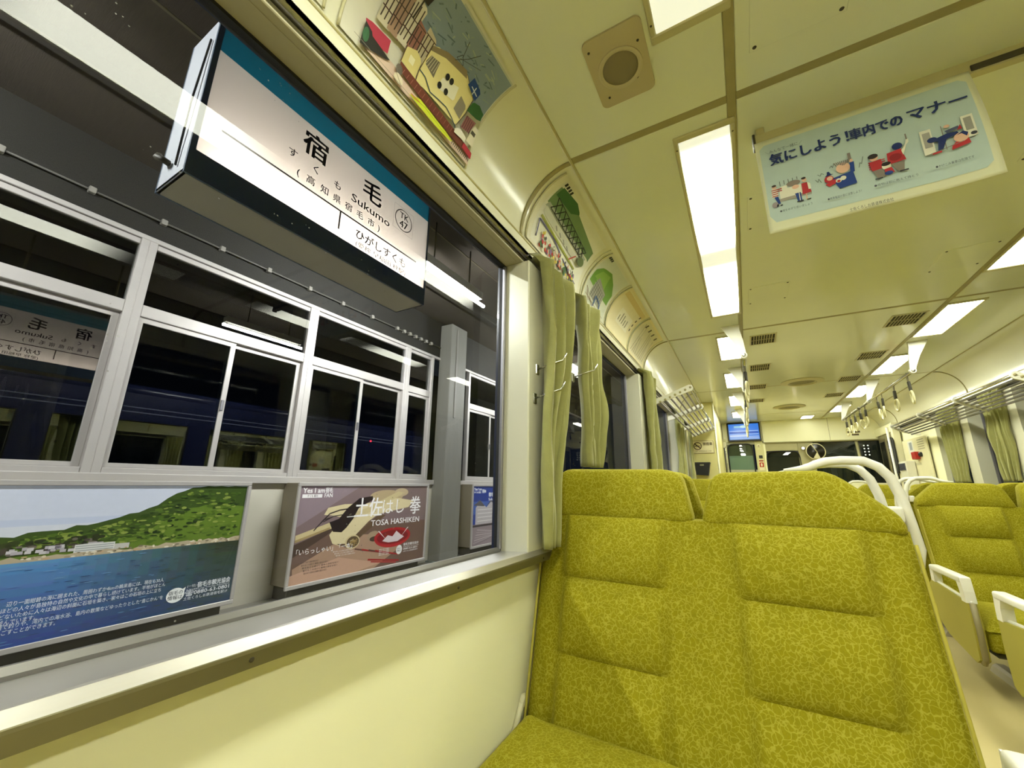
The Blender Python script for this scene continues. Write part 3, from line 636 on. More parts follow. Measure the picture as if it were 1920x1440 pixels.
A.text('土佐', 3.25, -.385, .235, wt, width=.40, bold=.012); A.text('はし', 3.66, -.375, .20, wt, width=.36, bold=.0); A.text('拳', 4.13, -.39, .245, wt, width=.20, bold=.012)
A.line([(3.15, -.388), (3.60, -.383)], .008, wt)
A.text('TOSA HASHIKEN', 3.50, -.512, .092, wt, width=.82, bold=.012)
A.text('「いらっしゃい」「一本」', 2.60, -.715, .062, wt, width=.66, bold=.008)
for k in range(5): A.text('島をめぐる遊びと箸拳の歴史を紹介', 2.66+.012*k, -.80-.026*k, .018, '4c4040', width=(.20, .30, .42, .40, .26)[k])
for k in range(3): A.text('箸を使った土佐の酒席の遊び', 3.02+.02*k, -.742-.022*k, .016, 'e0d8d4', width=.25)
for k in range(4): A.text('宿毛に伝わる箸拳', 3.66, -.80-.02*k, .016, wt, width=.16)
A.ell(3.99, -.83, .05, .055, 'ecebea', n=22); A.text('宿毛の', 3.99, -.826, .024, '55484a', align='c'); A.text('情報は', 3.99, -.852, .024, '55484a', align='c')
A.text('宿毛市観光協会', 4.06, -.792, .036, wt, width=.28, bold=.01); A.text('SUKUMO-city Tourism', 4.06, -.815, .018, wt, width=.28); A.text('0880-63-0801', 4.06, -.842, .028, wt, width=.26, bold=.01); A.text('土佐くろしお鉄道宿毛駅1F', 4.06, -.868, .02, wt, width=.27)
A.build(t2, inkf=backlit)

# 3: town poster, half hidden by the window post
t3 = lightbox('town_poster', 'blue-sky poster of an old white-walled house past the column', 5.57, 7.3, -.985, -.055)
A = Art(wall_map)
A.rect(5.57, -.985, 7.3, -.055, '2b3f8c'); A.rect(5.57, -.5, 7.3, -.3, '4a62a6'); A.rect(5.57, -.985, 7.3, -.66, '8d7f84')
A.poly([(5.66, -.66), (5.66, -.40), (5.76, -.32), (5.9, -.36), (5.98, -.40), (6.12, -.31), (6.3, -.38), (6.3, -.66)], 'b4aeb0')
A.poly([(5.60, -.36), (5.78, -.28), (5.92, -.37), (5.9, -.38)], '5a565c'); A.poly([(5.95, -.40), (6.12, -.28), (6.3, -.38), (6.12, -.31)], '4d4a52')
for k in range(4): A.rect(5.72, -.44-.06*k, 6.25, -.425-.06*k, 'd2cccc')
A.rect(5.57, -.70, 7.3, -.67, '3e3638'); A.rect(6.35, -.66, 6.8, -.30, 'c9c2c0'); A.rect(6.4, -.5, 6.7, -.4, '6b6264')
for k in range(7): A.line([(5.6+.02*k, -.985+.04*k), (7.2, -.72-.03*k)], .012, random.choice(['a3979a', '786b70', 'b5aaac']))
A.text('Yes I am', 5.60, -.122, .06, 'eef0f6', width=.22, bold=.03); A.text('宿毛FAN', 5.84, -.16, .07, 'eef0f6', width=.11, bold=.03); A.text('すくも 観光', 5.60, -.165, .035, 'eef0f6', width=.2, bold=.03)
A.text('宿毛歴史', 6.04, -.22, .075, 'f2f4f8', width=.32, bold=.03); A.text('Sukumo', 6.04, -.29, .06, 'f2f4f8', width=.28, bold=.012)
A.build(t3, inkf=backlit)
# red signal lamp beyond the hall glass
sl = thing('signal_lamp', 'small red signal lamp glowing behind the station windows', 'lamp', (-6.9, 6.5, .35))
part('housing', MB().lathe([(.05, 0), (.06, .02), (.06, .10), (.045, .13)], (-6.95, 5.885, .829), 'x', 16), M_black, sl, smooth=1)
part('lens', MB().lathe([(.022, 0), (.02, .008), (.01, .012)], (-6.82, 5.885, .829), 'x', 14), lamp('red_lens', 'ff2038', 22), sl, smooth=1)
part('post', MB().tube([(-6.95, 5.885, PZ), (-6.95, 5.885, .80)], .02, 8), M_dark, sl, smooth=1)
# ================================================================== THINGS IN THE CAR
# ---- ceiling lights
def ceiling_light(x, y0, y1, label, lobes=None, power=1):
    t = thing('ceiling_light', label, 'light', (x, (y0+y1)/2, CZ), 'fluorescent ceiling panels')
    f = MB()
    for (a, b, c, d) in ((x-.094, x+.094, y0-.025, y0), (x-.094, x+.094, y1, y1+.025), (x-.094, x-.079, y0, y1), (x+.079, x+.094, y0, y1)):
        f.rbox(a, b, c, d, CZ-.007, CZ+.004, .003, 1)
    part('frame', f, mat('lamp_frame', 'bdb68c', .35), t)
    yc = (y0+y1)/2
    m = lamp('lamp_cover_%s' % len(bpy.data.materials), 'fafce8', LAMP*power, [(a-yc, b-yc) for a, b in lobes] if lobes else None)
    part('cover', MB().rbox(x-.079, x+.079, y0, y1, CZ-.004, CZ+.002, .003, 2), m, t)
    for yy in (y0+.03, y1-.03):
        for q in (-.0865, .0865): part('screw', MB().lathe([(.003, 0), (.0025, -.001)], (x+q, yy, CZ-.007), 'z', 8), M_dark, t)
    return t
LL = [(-.88, .873), (1.268, 2.946), (3.434, 4.085), (4.645, 5.335), (5.88, 6.60), (7.22, 7.80)]
nm = ['nearest overhead', 'long second', 'third', 'fourth', 'fifth', 'last']
for i, (a, b) in enumerate(LL):
    for x, sd in ((-.001, 'above the window side'), (1.327, 'above the far side seats')):
        if b-a > 1: lob = [(a+.20, a+.64), (b-.58, b-.12)] if a > 0 else [(-.7, -.2), (.0, .50)]
        else: lob = None
        ceiling_light(x, a, b, '%s bright ceiling light panel in the row %s' % (nm[i], sd), lob)
ceiling_light(1.0, 8.05, 8.4, 'small bright ceiling light over the driver cab panel', None, .12)
# ---- air grilles, round diffuser, hatches, loudspeaker
def grille(x0, x1, y0, y1, label):
    t = thing('air_grille', label, 'vent', ((x0+x1)/2, (y0+y1)/2, CZ), 'slotted ceiling air grilles')
    f = MB()
    for (a, b, c, d) in ((x0-.012, x1+.012, y0-.012, y0), (x0-.012, x1+.012, y1, y1+.012), (x0-.012, x0, y0, y1), (x1, x1+.012, y0, y1)): f.box(a, b, c, d, CZ-.004, CZ+.003)
    part('frame', f, mat('lamp_frame', 'bdb68c', .35), t)
    part('backing', MB().box(x0, x1, y0, y1, CZ-.0012, CZ-.0004), mat('grille_dark', '2e2712', .8), t)
    n = 9
    for i in range(1, n):
        xx = x0+(x1-x0)*i/n; part('slat', MB().box(xx-.0035, xx+.0035, y0, y1, CZ-.004, CZ-.001), mat('grille_slat', 'a89f6c', .5), t)
    part('slat', MB().box(x0, x1, (y0+y1)/2-.004, (y0+y1)/2+.004, CZ-.0045, CZ-.001), mat('grille_slat', 'a89f6c', .5), t)
for i, (a, b) in enumerate(((3.515, 3.735), (4.42, 4.645), (5.33, 5.555), (6.24, 6.46))):
    grille(.156, .315, a, b, '%s slotted air grille beside the window-side grab bar' % ['nearest', 'second', 'third', 'farthest'][i])
    grille(1.004, 1.168, a, b, '%s slotted air grille beside the far-side lights' % ['nearest', 'second', 'third', 'farthest'][i])
def diffuser(y, label):
    t = thing('ceiling_diffuser', label, 'vent', (.66, y, CZ))
    part('ring', MB().lathe([(.20, 0), (.205, -.006), (.16, -.02), (.135, -.02), (.12, -.004), (.12, 0)], (.66, y, CZ+.001), 'z', 40), mat('lamp_frame', 'bdb68c', .35), t, smooth=30)
    part('core', MB().lathe([(.118, -.003), (.118, -.006), (.05, -.012), (.02, -.012)], (.66, y, CZ+.001), 'z', 40), mat('diffuser_core', '7a7248', .5), t, smooth=30)
diffuser(5.38, 'nearer round air diffuser in the middle of the ceiling'); diffuser(7.05, 'farther round air diffuser in the middle of the ceiling')
def hatch(x0, x1, y0, y1, label):
    t = thing('ceiling_hatch', label, 'hatch', ((x0+x1)/2, (y0+y1)/2, CZ), 'blank screwed ceiling plates')
    part('plate', MB().rbox(x0-.012, x1+.012, y0-.012, y1+.012, CZ-.003, CZ+.002, .0015, 1), M_ceil, t)
    for a in (x0, x1):
        for b in (y0, y1): part('screw', MB().lathe([(.0055, 0), (.004, -.002)], (a, b, CZ-.003), 'z', 8), M_dark, t)
for x0, x1, sd in ((.145, .331, 'beside the window-side lights'), (.99, 1.172, 'beside the far-side lights')):
    hatch(x0, x1, .80, 1.035, 'blank screwed ceiling plate before the hanging poster, '+sd)
    hatch(x0-.005, x1, 1.706, 1.934, 'blank screwed ceiling plate behind the hanging poster, '+sd)
    hatch(x0, x1, 2.607, 2.83, 'blank screwed ceiling plate before the grab bars, '+sd)
sp = thing('loudspeaker', 'taupe square loudspeaker plate with round grille in the ceiling', 'speaker', (-.185, .91, CZ))
def rr(x0, x1, y0, y1, r):
    o_ = []
    for cx, cy, t in ((x1-r, y1-r, 0), (x0+r, y1-r, 90), (x0+r, y0+r, 180), (x1-r, y0+r, 270)):
        o_ += [(cx+r*math.cos(R(t+i*15)), cy+r*math.sin(R(t+i*15))) for i in range(7)]
    return o_
part('plate', MB().prism(rr(-.264, -.107, .80, 1.018, .018), 'z', CZ-.006, CZ+.001), mat('speaker_taupe', 'b8ab86', .5, bump=.15, bscale=300), sp)
part('bezel', MB().lathe([(.061, 0), (.061, -.003), (.055, -.004), (.049, -.001)], (-.185, .912, CZ-.006), 'z', 36), mat('speaker_bezel', 'c0b490', .5), sp, smooth=30)
part('grille', MB().lathe([(.0485, 0), (.0485, -.002), (.03, -.004), (.01, -.005)], (-.185, .912, CZ-.006), 'z', 32), mat('speaker_mesh', '867a58', .7, bump=.6, bscale=900), sp, smooth=1)
for a, b in ((-.237, .985), (-.125, .86), (-.222, .87), (-.148, .96), (-.25, .83)): part('screw', MB().lathe([(.0035, 0), (.003, -.002)], (a, b, CZ-.0065), 'z', 8), M_dark, sp)

# ---- hanging poster on its rail
rl = thing('poster_rail', 'cream metal clip rail across the ceiling holding the manners poster', 'rail', (.66, 1.345, 1.085))
part('rail', MB().prism([(1.336, 1.088), (1.356, 1.088), (1.362, 1.10), (1.362, 1.128), (1.352, 1.136), (1.336, 1.13)], 'x', .143, 1.17), mat('rail_cream', 'b9b184', .4), rl)
part('slot', MB().rbox(.645, 1.16, 1.332, 1.3365, 1.094, 1.112, .001, 1), M_dark, rl)
for x in (.163, 1.15): part('bracket', MB().rbox(x-.012, x+.012, 1.335, 1.36, 1.13, CZ, .002, 1), mat('rail_cream', 'b9b184', .4), rl)
for k, x in enumerate((.143, 1.17)): part('end_clip', MB().rbox(x-.004, x+.004, 1.333, 1.364, 1.086, 1.137, .002, 1), M_dark, rl)
hp_ = thing('manners_poster', 'pale blue hanging paper poster about good manners on the train', 'poster', (.39, 1.33, .755))
def bow(u, v): return 1.331-.012*math.sin(PI*(v-.755)/.34)*.7-.01*(max(0, u-.5)/.14)**2*(1.09-v)/.33
def pm(u, v, l): return (u, bow(u, v)-.0010-.00005*l, v)
sheet = MB().grid(lambda u, v: (.141+.497*u+.004*(1-v), bow(.141+.497*u, .757+.338*v), .757+.338*v+.006*u*(1-v)), 40, 34)
so = part('sheet', sheet, mat('poster_paper', 'd6d6b4', .6, var=.03), hp_, smooth=1)
sm = so.modifiers.new('thickness', 'SOLIDIFY'); sm.thickness = .0004; sm.offset = 1
A = Art(pm)
# pale blue ground, cut in strips so that it follows the bow of the paper
nx = 12
for i in range(nx):
    a = .152+.474*i/nx; b = .152+.474*(i+1)/nx
    A.lay = 0
    zz = [.79+.285*j/8 for j in range(9)]
    for j in range(8):
        a_, b_ = a, b; z0_, z1_ = zz[j], zz[j+1]
        if i == 0 and j in (0, 7): A.lay = 0; A.poly([(a+.014, z0_), (b, z0_), (b, z1_), (a, z1_), (a, z1_-.012)] if j == 0 else [(a, z0_), (b, z0_), (b, z1_), (a+.014, z1_), (a, z1_-.014)], 'b6c8c4'); continue
        if i == nx-1 and j in (0, 7): A.lay = 0; A.poly([(a, z0_), (b-.014, z0_), (b, z0_+.014), (b, z1_), (a, z1_)] if j == 0 else [(a, z0_), (b, z0_), (b, z1_-.014), (b-.014, z1_), (a, z1_)], 'b6c8c4'); continue
        A.lay = 0; A.rect(a, z0_, b, z1_, 'b6c8c4')
A.lay = 30
NV = '1f2f66'; RD = 'b03038'; SK = 'e0b8a0'; GR = '857c74'; WH = 'e4e2d2'; BL = '243f86'
A.text('＼みんなで一緒に／', .165, 1.034, .014, '5c6070', width=.098)
A.text('気にしよう！', .174, .990, .046, NV, width=.195, bold=.028); A.text('車内での', .372, .990, .042, NV, width=.115, bold=.028); A.text('マナー', .500, .993, .044, NV, width=.115, bold=.028)
# scene 1: bench and three standing people
A.rect(.178, .852, .262, .862, 'a09a90'); A.rect(.185, .862, .240, .893, WH); A.ell(.222, .903, .018, .010, GR, n=14); A.rect(.190, .893, .206, .903, WH)
for k in range(5): A.rect(.188+.011*k, .905+.002*k, .190+.011*k, .922, '6e7470')
A.ell(.170, .846, .009, .010, '9a8f92', n=12)
A.poly([(.164, .872), (.180, .872), (.181, .900), (.166, .902)], WH)
for k in range(4): A.rect(.165, .874+.007*k, .192 if k in (2, 3) else .181, .877+.007*k, RD)
A.ell(.173, .907, .006, .007, SK, n=12); A.ell(.173, .911, .006, .004, '3a2c2c', n=10)
A.poly([(.170, .872), (.180, .872), (.184, .846), (.178, .846)], BL); A.poly([(.172, .838), (.178, .838), (.179, .846), (.174, .846)], '2a2a30'); A.rect(.182, .838, .188, .842, '2a2a30')
A.poly([(.216, .884), (.236, .884), (.233, .858), (.222, .858)], WH); A.ell(.226, .888, .009, .007, SK, n=12); A.poly([(.222, .866), (.236, .866), (.237, .838), (.226, .838)], BL); A.rect(.231, .838, .233, .866, WH); A.rect(.224, .835, .240, .839, '2a2a30')
A.poly([(.241, .893), (.256, .893), (.262, .858), (.240, .856)], RD); A.ell(.249, .903, .006, .008, SK, n=12); A.ell(.248, .909, .006, .004, '2a2226', n=10); A.poly([(.255, .893), (.262, .886), (.262, .868), (.256, .868)], WH); A.rect(.247, .838, .250, .856, SK); A.rect(.248, .835, .258, .838, '2a2a30')
# scene 2: noisy phone user
A.poly([(.312, .880), (.362, .888), (.366, .846), (.326, .842)], BL); A.poly([(.356, .880), (.366, .884), (.368, .916), (.358, .916)], BL); A.rect(.359, .916, .366, .926, SK); A.rect(.357, .926, .364, .948, GR)
A.ell(.342, .905, .016, .017, SK, n=18)
for k in range(9): A.line([(.328+.0035*k, .915+.003*math.sin(k)), (.324+.0045*k, .928)], .0025, GR)
A.ell(.306, .880, .011, .012, RD, n=14); A.poly([(.296, .866), (.322, .876), (.320, .862), (.304, .856)], RD); A.ell(.308, .882, .007, .007, SK, n=12); A.poly([(.297, .890), (.318, .893), (.312, .896), (.309, .905), (.304, .905), (.303, .896)], NV)
for (x, z) in ((.327, .868), (.338, .872)): A.ell(x, z, .007, .007, WH, n=12)
A.ell(.327, .866, .004, .004, RD, n=10)
for pts in ([(.275, .890), (.280, .880), (.283, .890), (.288, .876)], [(.282, .905), (.288, .898), (.291, .906), (.297, .900)], [(.376, .890), (.380, .905), (.383, .900), (.389, .922)], [(.312, .915), (.317, .922), (.319, .914), (.323, .926)]): A.line(pts, .0016, '6c7470')
# scene 3: backpack and couple
A.poly([(.402, .868), (.424, .868), (.428, .842), (.410, .840)], GR); A.poly([(.398, .895), (.424, .898), (.427, .868), (.402, .866)], RD)
for k in range(4): A.rect(.396, .872+.007*k, .432, .875+.007*k, RD)
A.ell(.410, .906, .009, .010, SK, n=14); A.ell(.409, .912, .011, .008, '2a2226', n=14); A.rect(.404, .838, .420, .841, '2c2f3c')
A.poly([(.442, .873), (.470, .873), (.466, .846), (.452, .846)], GR); A.poly([(.438, .908), (.468, .912), (.474, .875), (.436, .872)], RD); A.ell(.454, .890, .013, .011, '8e242c', n=14); A.ell(.462, .922, .011, .011, NV, n=14); A.poly([(.468, .905), (.486, .925), (.487, .935), (.482, .935), (.470, .890)], WH); A.rect(.482, .935, .485, .953, GR); A.rect(.456, .842, .474, .846, '2c2f3c')
A.ell(.432, .870, .010, .010, WH, n=14); A.ell(.432, .877, .010, .006, '2a2226', n=12); A.poly([(.426, .862), (.442, .864), (.446, .846), (.428, .845)], RD); A.ell(.434, .848, .009, .006, BL, n=12)
# scene 4: running into closing doors
A.rect(.510, .868, .532, .944, WH); A.rect(.514, .888, .529, .935, 'a3a098'); A.rect(.590, .885, .612, .952, WH); A.rect(.594, .905, .608, .945, '96948c'); A.line([(.512, .866), (.606, .882)], .0018, GR); A.line([(.552, .868), (.552, .942)], .0016, GR)
A.poly([(.522, .905), (.560, .915), (.578, .912), (.580, .905), (.556, .898), (.545, .870), (.536, .872), (.540, .898)], NV); A.poly([(.560, .915), (.584, .920), (.582, .928), (.556, .924)], '4c5470'); A.ell(.530, .908, .010, .008, NV, n=12); A.rect(.524, .864, .542, .869, RD); A.poly([(.578, .915), (.588, .916), (.586, .930)], RD); A.ell(.562, .936, .006, .005, SK, n=10)
A.poly([(.560, .862), (.596, .868), (.594, .884), (.575, .886), (.563, .874)], RD); A.ell(.582, .892, .014, .014, SK, n=16); A.poly([(.574, .900), (.588, .908), (.596, .900), (.592, .890), (.584, .902)], NV); A.ell(.605, .893, .006, .005, '3a3c48', n=10)
for t, x, z, wd in (('●席をゆずり合いましょう', .178, .814, .080), ('●携帯電話の音に注意しよう！', .294, .812, .076), ('●荷物は前に抱えて持とう', .398, .815, .090), ('●かけこみ乗車は危険です', .523, .822, .070)): A.text(t, x, z, .0085, '4a4c58', width=wd)
A.text('土佐くろしお鉄道株式会社', .337, .762, .0115, '4c4a44', width=.094, bold=.004)
A.build(hp_)

# ---- posters in the cove
def cove_poster(name, label, y0, y1, paper, draw, t0=.06, t1=1.42):
    t = thing(name, label, 'poster', (-.6, (y0+y1)/2, .92))
    def cm(u, v, l):
        tt = t0+(t1-t0)*max(0, min(1, v)); x, z = covept(tt, 'left', .004+(.0012 if l else 0)+.00010*l); return (x, y0+(y1-y0)*u, z)
    part('sheet', MB().grid(lambda u, v: cm(u, v, 0), 6, 40), mat('sheet_'+paper, paper, .35, var=.03), t, smooth=1)
    for e in (0, 1): part('clear_cover_edge', MB().tube([cm(e, v/12, 8) for v in range(13)], .0035, 6), mat('clear_edge', 'cfcaa6', .2), t, smooth=1)
    A = Art(cm)
    def sub(pts, n=6):
        o_ = []
        for (x0, y0_), (x1, y1_) in zip(pts, pts[1:]+pts[:1]): o_ += [(x0+(x1-x0)*k/n, y0_+(y1_-y0_)*k/n) for k in range(n)]
        return o_
    def strip(x0, y0_, x1, y1_, col, n=40):
        l = A.lay+1
        for k in range(n):
            A.lay = l-1; A.rect(x0, y0_+(y1_-y0_)*k/n, x1, y0_+(y1_-y0_)*(k+1)/n, col)
    draw(A, strip); A.build(t); return t
def blob(A, pts, col, n=7):
    """fill a tall outline with thin horizontal slices so that it hugs the curve"""
    ys = [p[1] for p in pts]; a, b = min(ys), max(ys); l = A.lay
    m_ = max(1, int((b-a)*40)+1)
    for k in range(m_):
        s0, s1 = a+(b-a)*k/m_, a+(b-a)*(k+1)/m_
        def cut(y):
            xs = []
            for (x0, y0_), (x1, y1_) in zip(pts, pts[1:]+pts[:1]):
                if (y0_ <= y < y1_) or (y1_ <= y < y0_): xs.append(x0+(x1-x0)*(y-y0_)/(y1_-y0_))
            return (min(xs), max(xs)) if xs else None
        c0, c1 = cut(s0+1e-4), cut(s1-1e-4)
        if c0 and c1: A.lay = l; A.poly([(c0[0], s0), (c0[1], s0), (c1[1], s1), (c1[0], s1)], col)
    A.lay = l+1
def draw_tram(A, strip):
    strip(0, 0, 1, 1, 'dcd9c8')
    strip(.46, .955, .985, .975, 'c3c6bc')
    blob(A, [(.28, .54), (.47, .56), (.745, .58), (.985, .53), (.985, .957), (.36, .957), (.30, .72)], '8c9cac')
    random.seed(4)
    for i in range(70):
        x = random.uniform(.36, .93); y = random.uniform(.62, .93); A.line([(x, y), (x+random.uniform(.0, .06), y+random.uniform(-.03, .03))], .010, random.choice(['6f8086', '95a3a2', '65767e', 'a6b0aa']))
    blob(A, [(.10, .02), (.40, .02), (1.0, .02), (1.0, .12), (.60, .10), (.30, .14), (.16, .10)], 'd8bfae')
    for k in range(5):                      # houses and hoardings behind the tram
        x = .15+.062*k; y0_ = .30+.012*k; y1_ = .62+.05*(k % 3)-.02*k
        blob(A, [(x, y0_), (x+.075, y0_), (x+.075, y1_), (x, y1_+.03)], ('cfc6ae', 'a98a74', 'd6cdb8', '9a6a5c', 'c2b59a')[k])
        for q in range(3): A.line([(x+.012+.024*q, y0_+.04), (x+.012+.024*q, y1_-.02)], .006, '4a3c34')
        A.line([(x, y0_+.12), (x+.075, y0_+.12)], .010, '5a3a34'); A.line([(x, y0_+.22), (x+.075, y0_+.22)], .008, '55483c')
    blob(A, [(.27, .70), (.33, .70), (.34, .86), (.28, .88)], '2e2a26'); A.line([(.30, .54), (.30, .72)], .008, '3a332c')
    blob(A, [(.105, .20), (.16, .11), (.258, .15), (.253, .26), (.18, .25), (.102, .228)], 'b63a50')
    blob(A, [(.105, .003), (.15, .026), (.285, .121), (.258, .150), (.17, .12), (.145, .19), (.108, .20)], '2c2a24'); A.ell(.125, .11, .018, .06, '3c6848', n=14)
    blob(A, [(.336, .208), (.449, .199), (.448, .368), (.40, .40), (.341, .352)], 'e0d28e'); A.rect(.375, .27, .41, .33, 'efe8c4'); A.line([(.336, .21), (.338, .36)], .006, '5c4a34')
    blob(A, [(.45, .19), (.64, .264), (.808, .23), (.842, .40), (.842, .558), (.713, .654), (.496, .585), (.459, .541), (.45, .305)], 'e9dc9c')
    blob(A, [(.458, .50), (.565, .578), (.734, .624), (.702, .672), (.56, .632), (.459, .545)], '8c7c5c')
    blob(A, [(.463, .389), (.549, .362), (.543, .504), (.483, .497)], '7a7262'); blob(A, [(.75, .33), (.82, .31), (.83, .45), (.76, .48)], '948c7a'); blob(A, [(.587, .332), (.731, .38), (.719, .51), (.60, .446)], 'f0ecd8')
    for q in range(5): A.line([(.47+.016*q, .385), (.486+.013*q, .495)], .003, 'd8ceac')
    for (x, y) in ((.623, .480), (.658, .485), (.60, .365), (.655, .375)): A.ell(x, y, .016, .030, '22201c', n=12)
    A.line([(.45, .305), (.50, .30), (.56, .24), (.64, .264), (.70, .275), (.76, .25), (.815, .20)], .009, '3a5466'); A.line([(.459, .541), (.45, .305), (.45, .19)], .005, '5c5038'); A.line([(.713, .654), (.842, .558), (.842, .40), (.808, .23)], .005, '5c5038')
    blob(A, [(.336, .115), (.483, .112), (.802, .089), (1.0, .085), (1.0, .16), (.807, .185), (.485, .196), (.336, .208)], '6e3a2c')
    for k in range(14): A.line([(.36+.032*k, .12), (.372+.032*k, .18)], .003, 'a06a58')
    blob(A, [(.90, .09), (1.0, .085), (1.0, .16), (.91, .17)], 'b23240')
    blob(A, [(.418, .023), (.488, .015), (.60, .01), (.756, .019), (.823, .054), (.69, .086), (.51, .094)], 'cdd636'); A.line([(.44, .03), (.54, .07), (.70, .05), (.81, .05)], .006, '9aa420'); A.line([(.44, .05), (.51, .06)], .012, 'c08038')
    A.ell(.338, .13, .022, .045, '6a6258', n=14); A.ell(.345, .05, .032, .045, 'e0d4ba', n=14); A.line([(.32, .09), (.37, .01)], .004, '6b5a4c')
    A.line([(.60, .63), (.66, .74), (.70, .86)], .004, '4c4c48'); A.line([(.62, .68), (.76, .78)], .004, '4c4c48'); A.line([(.63, .70), (.60, .84)], .004, '4c4c48'); A.line([(.60, .66), (.66, .66), (.62, .72), (.60, .66)], .004, '4c4c48')
    blob(A, [(.752, .60), (.851, .556), (.857, .661), (.761, .690)], '24427f'); A.line([(.78, .62), (.845, .60)], .010, 'e2e4e4'); A.line([(.81, .57), (.81, .65)], .006, 'e2e4e4')
    blob(A, [(.839, .43), (.90, .44), (.964, .47), (.956, .55), (.90, .57), (.845, .54)], '33602e'); blob(A, [(.843, .257), (.917, .27), (.942, .423), (.854, .405)], '94605c')
    for k in range(5): A.line([(.855+.016*k, .27), (.86+.016*k, .40)], .004, '55383a')
    blob(A, [(.803, .15), (.908, .153), (.914, .236), (.85, .24), (.804, .20)], 'f0ece0'); blob(A, [(.92, .20), (.985, .20), (.985, .40), (.945, .40)], 'e2dcc8'); A.rect(.935, .30, .975, .34, '55503f')
    A.line([(.06, -.0+.01), (.40, .012), (.70, .004)], .005, '8c8674')
    for k in range(12): A.line([(.80+.015*k, .012), (.806+.015*k, .05)], .006, '3a362c')
def draw_bridge(A, strip):
    strip(0, 0, 1, 1, 'dedac2'); strip(.06, .05, .94, .95, 'e3e1d2')
    blob(A, [(.08, .58), (.40, .68), (.80, .62), (.92, .55), (.90, .72), (.60, .80), (.30, .88), (.08, .86)], '6f8a5c'); blob(A, [(.10, .74), (.34, .76), (.42, .86), (.30, .92), (.10, .88)], '3f6a3a'); blob(A, [(.08, .54), (.86, .50), (.88, .56), (.10, .62)], 'a8aea0')
    for k in range(9):
        x = .14+.075*k; A.line([(x, .58-.01*k), (x+.075, .74-.015*k)], .010, '1e201a'); A.line([(x+.075, .57-.01*k), (x, .75-.015*k)], .010, '1e201a')
    A.line([(.14, .75), (.82, .62)], .010, '33352e'); A.line([(.14, .58), (.82, .49)], .012, '33352e')
    blob(A, [(.10, .46), (.80, .36), (.82, .44), (.10, .56)], 'cfcfc0')
    for k in range(4): A.line([(.30+.08*k, .49-.02*k), (.34+.08*k, .45-.02*k)], .014, '80827c')
    A.line([(.10, .42), (.78, .28)], .030, '9aa03a'); A.line([(.10, .37), (.36, .33), (.60, .22), (.86, .10)], .018, '4a4678'); A.line([(.10, .37), (.12, .14)], .012, '5a5684')
    random.seed(9)
    for i in range(90):
        x = random.uniform(.18, .80); y = random.uniform(.05, .27-.12*(x-.18)); A.ell(x, y, random.uniform(.010, .018), random.uniform(.02, .045), random.choice(['b8382c', 'cc4a34', 'd9c23a', '3c3a36', '7a5a8c', 'c8a090', '476a3a', 'e0dccb']), n=8)
    A.line([(.70, .44), (.62, .30)], .016, 'b05038'); A.ell(.80, .44, .06, .07, '5c6a40', n=14)
    for k in range(4): A.rect(.06+.03*k, .90, .08+.03*k, .955, '2a2a22')
def draw_hill(A, strip):
    strip(0, 0, 1, 1, 'd9d8c6'); strip(.05, .05, .95, .96, 'cfd3c4')
    blob(A, [(.08, .40), (.92, .34), (.92, .56), (.72, .70), (.45, .80), (.20, .74), (.08, .62)], '6f9a3c'); blob(A, [(.15, .52), (.6, .50), (.5, .74), (.25, .70)], '86ac4a')
    blob(A, [(.22, .22), (.70, .14), (.72, .46), (.30, .58)], '9a9a90')
    for k in range(6): A.line([(.26+.07*k, .22), (.30+.07*k, .52-.02*k)], .012, '5c5c56'); A.line([(.24, .26+.05*k), (.70, .20+.05*k)], .006, 'c3c2b6')
    A.line([(.42, .10), (.46, .30), (.66, .24), (.66, .06)], .035, '3a5a8a'); A.line([(.08, .30), (.40, .06)], .014, '8c6a58'); A.line([(.08, .18), (.86, .06)], .012, 'a08070'); A.line([(.12, .24), (.22, .10)], .016, 'b09a8a')
    for k in range(3): A.rect(.05+.05*k, .90, .08+.05*k, .95, '2a2a22')
def draw_note(A, strip, seed=1):
    strip(0, 0, 1, 1, 'e2d6a8'); strip(.06, .06, .94, .94, 'e6dcb4' if seed == 1 else 'dcd4b2'); random.seed(seed)
    if seed == 1:
        blob(A, [(.30, .30), (.80, .30), (.80, .62), (.30, .62)], 'ece6cc'); strip(.06, .80, .94, .92, 'd9c48a')
        for k in range(5): A.line([(.36+.08*k, .36), (.36+.08*k, .36+random.uniform(.1, .22))], .02, '6a6448')
        for k in range(4): A.line([(.88, .40+.12*k), (.88, .46+.12*k)], .03, '4c4430')
    else:
        for k in range(9): A.line([(.12+.09*k, .12), (.12+.09*k, .12+random.uniform(.4, .75))], .016, 'a39a78')
        for k in range(4): A.line([(.2+.2*k, .78), (.2+.2*k, .88)], .05, '5a5238')
cove_poster('tram_drawing', 'coloured drawing of a yellow tram in a town street, in the cove', .36, .81, 'dedcc8', draw_tram)
cove_poster('bridge_drawing', 'coloured drawing of a truss bridge with a festival crowd, in the cove', 1.205, 1.79, 'dcd8bc', draw_bridge)
cove_poster('hill_drawing', 'coloured drawing of a green hill behind grey houses, in the cove', 1.825, 2.205, 'd9d6bc', draw_hill)
cove_poster('yellow_notice', 'pale yellow notice sheet in the cove right of the hill drawing', 2.235, 2.74, 'e2d8ac', lambda A, st: draw_note(A, st, 1))
cove_poster('timetable_notice', 'beige printed notice sheet in the cove at the last cove joint', 2.77, 3.27, 'dcd2ac', lambda A, st: draw_note(A, st, 2))
cove_poster('plain_notice', 'white sheet at the left picture edge in the cove before the tram drawing', -.12, .325, 'd9d6c2', lambda A, st: st(.05, .05, .95, .95, 'd6d3be'))
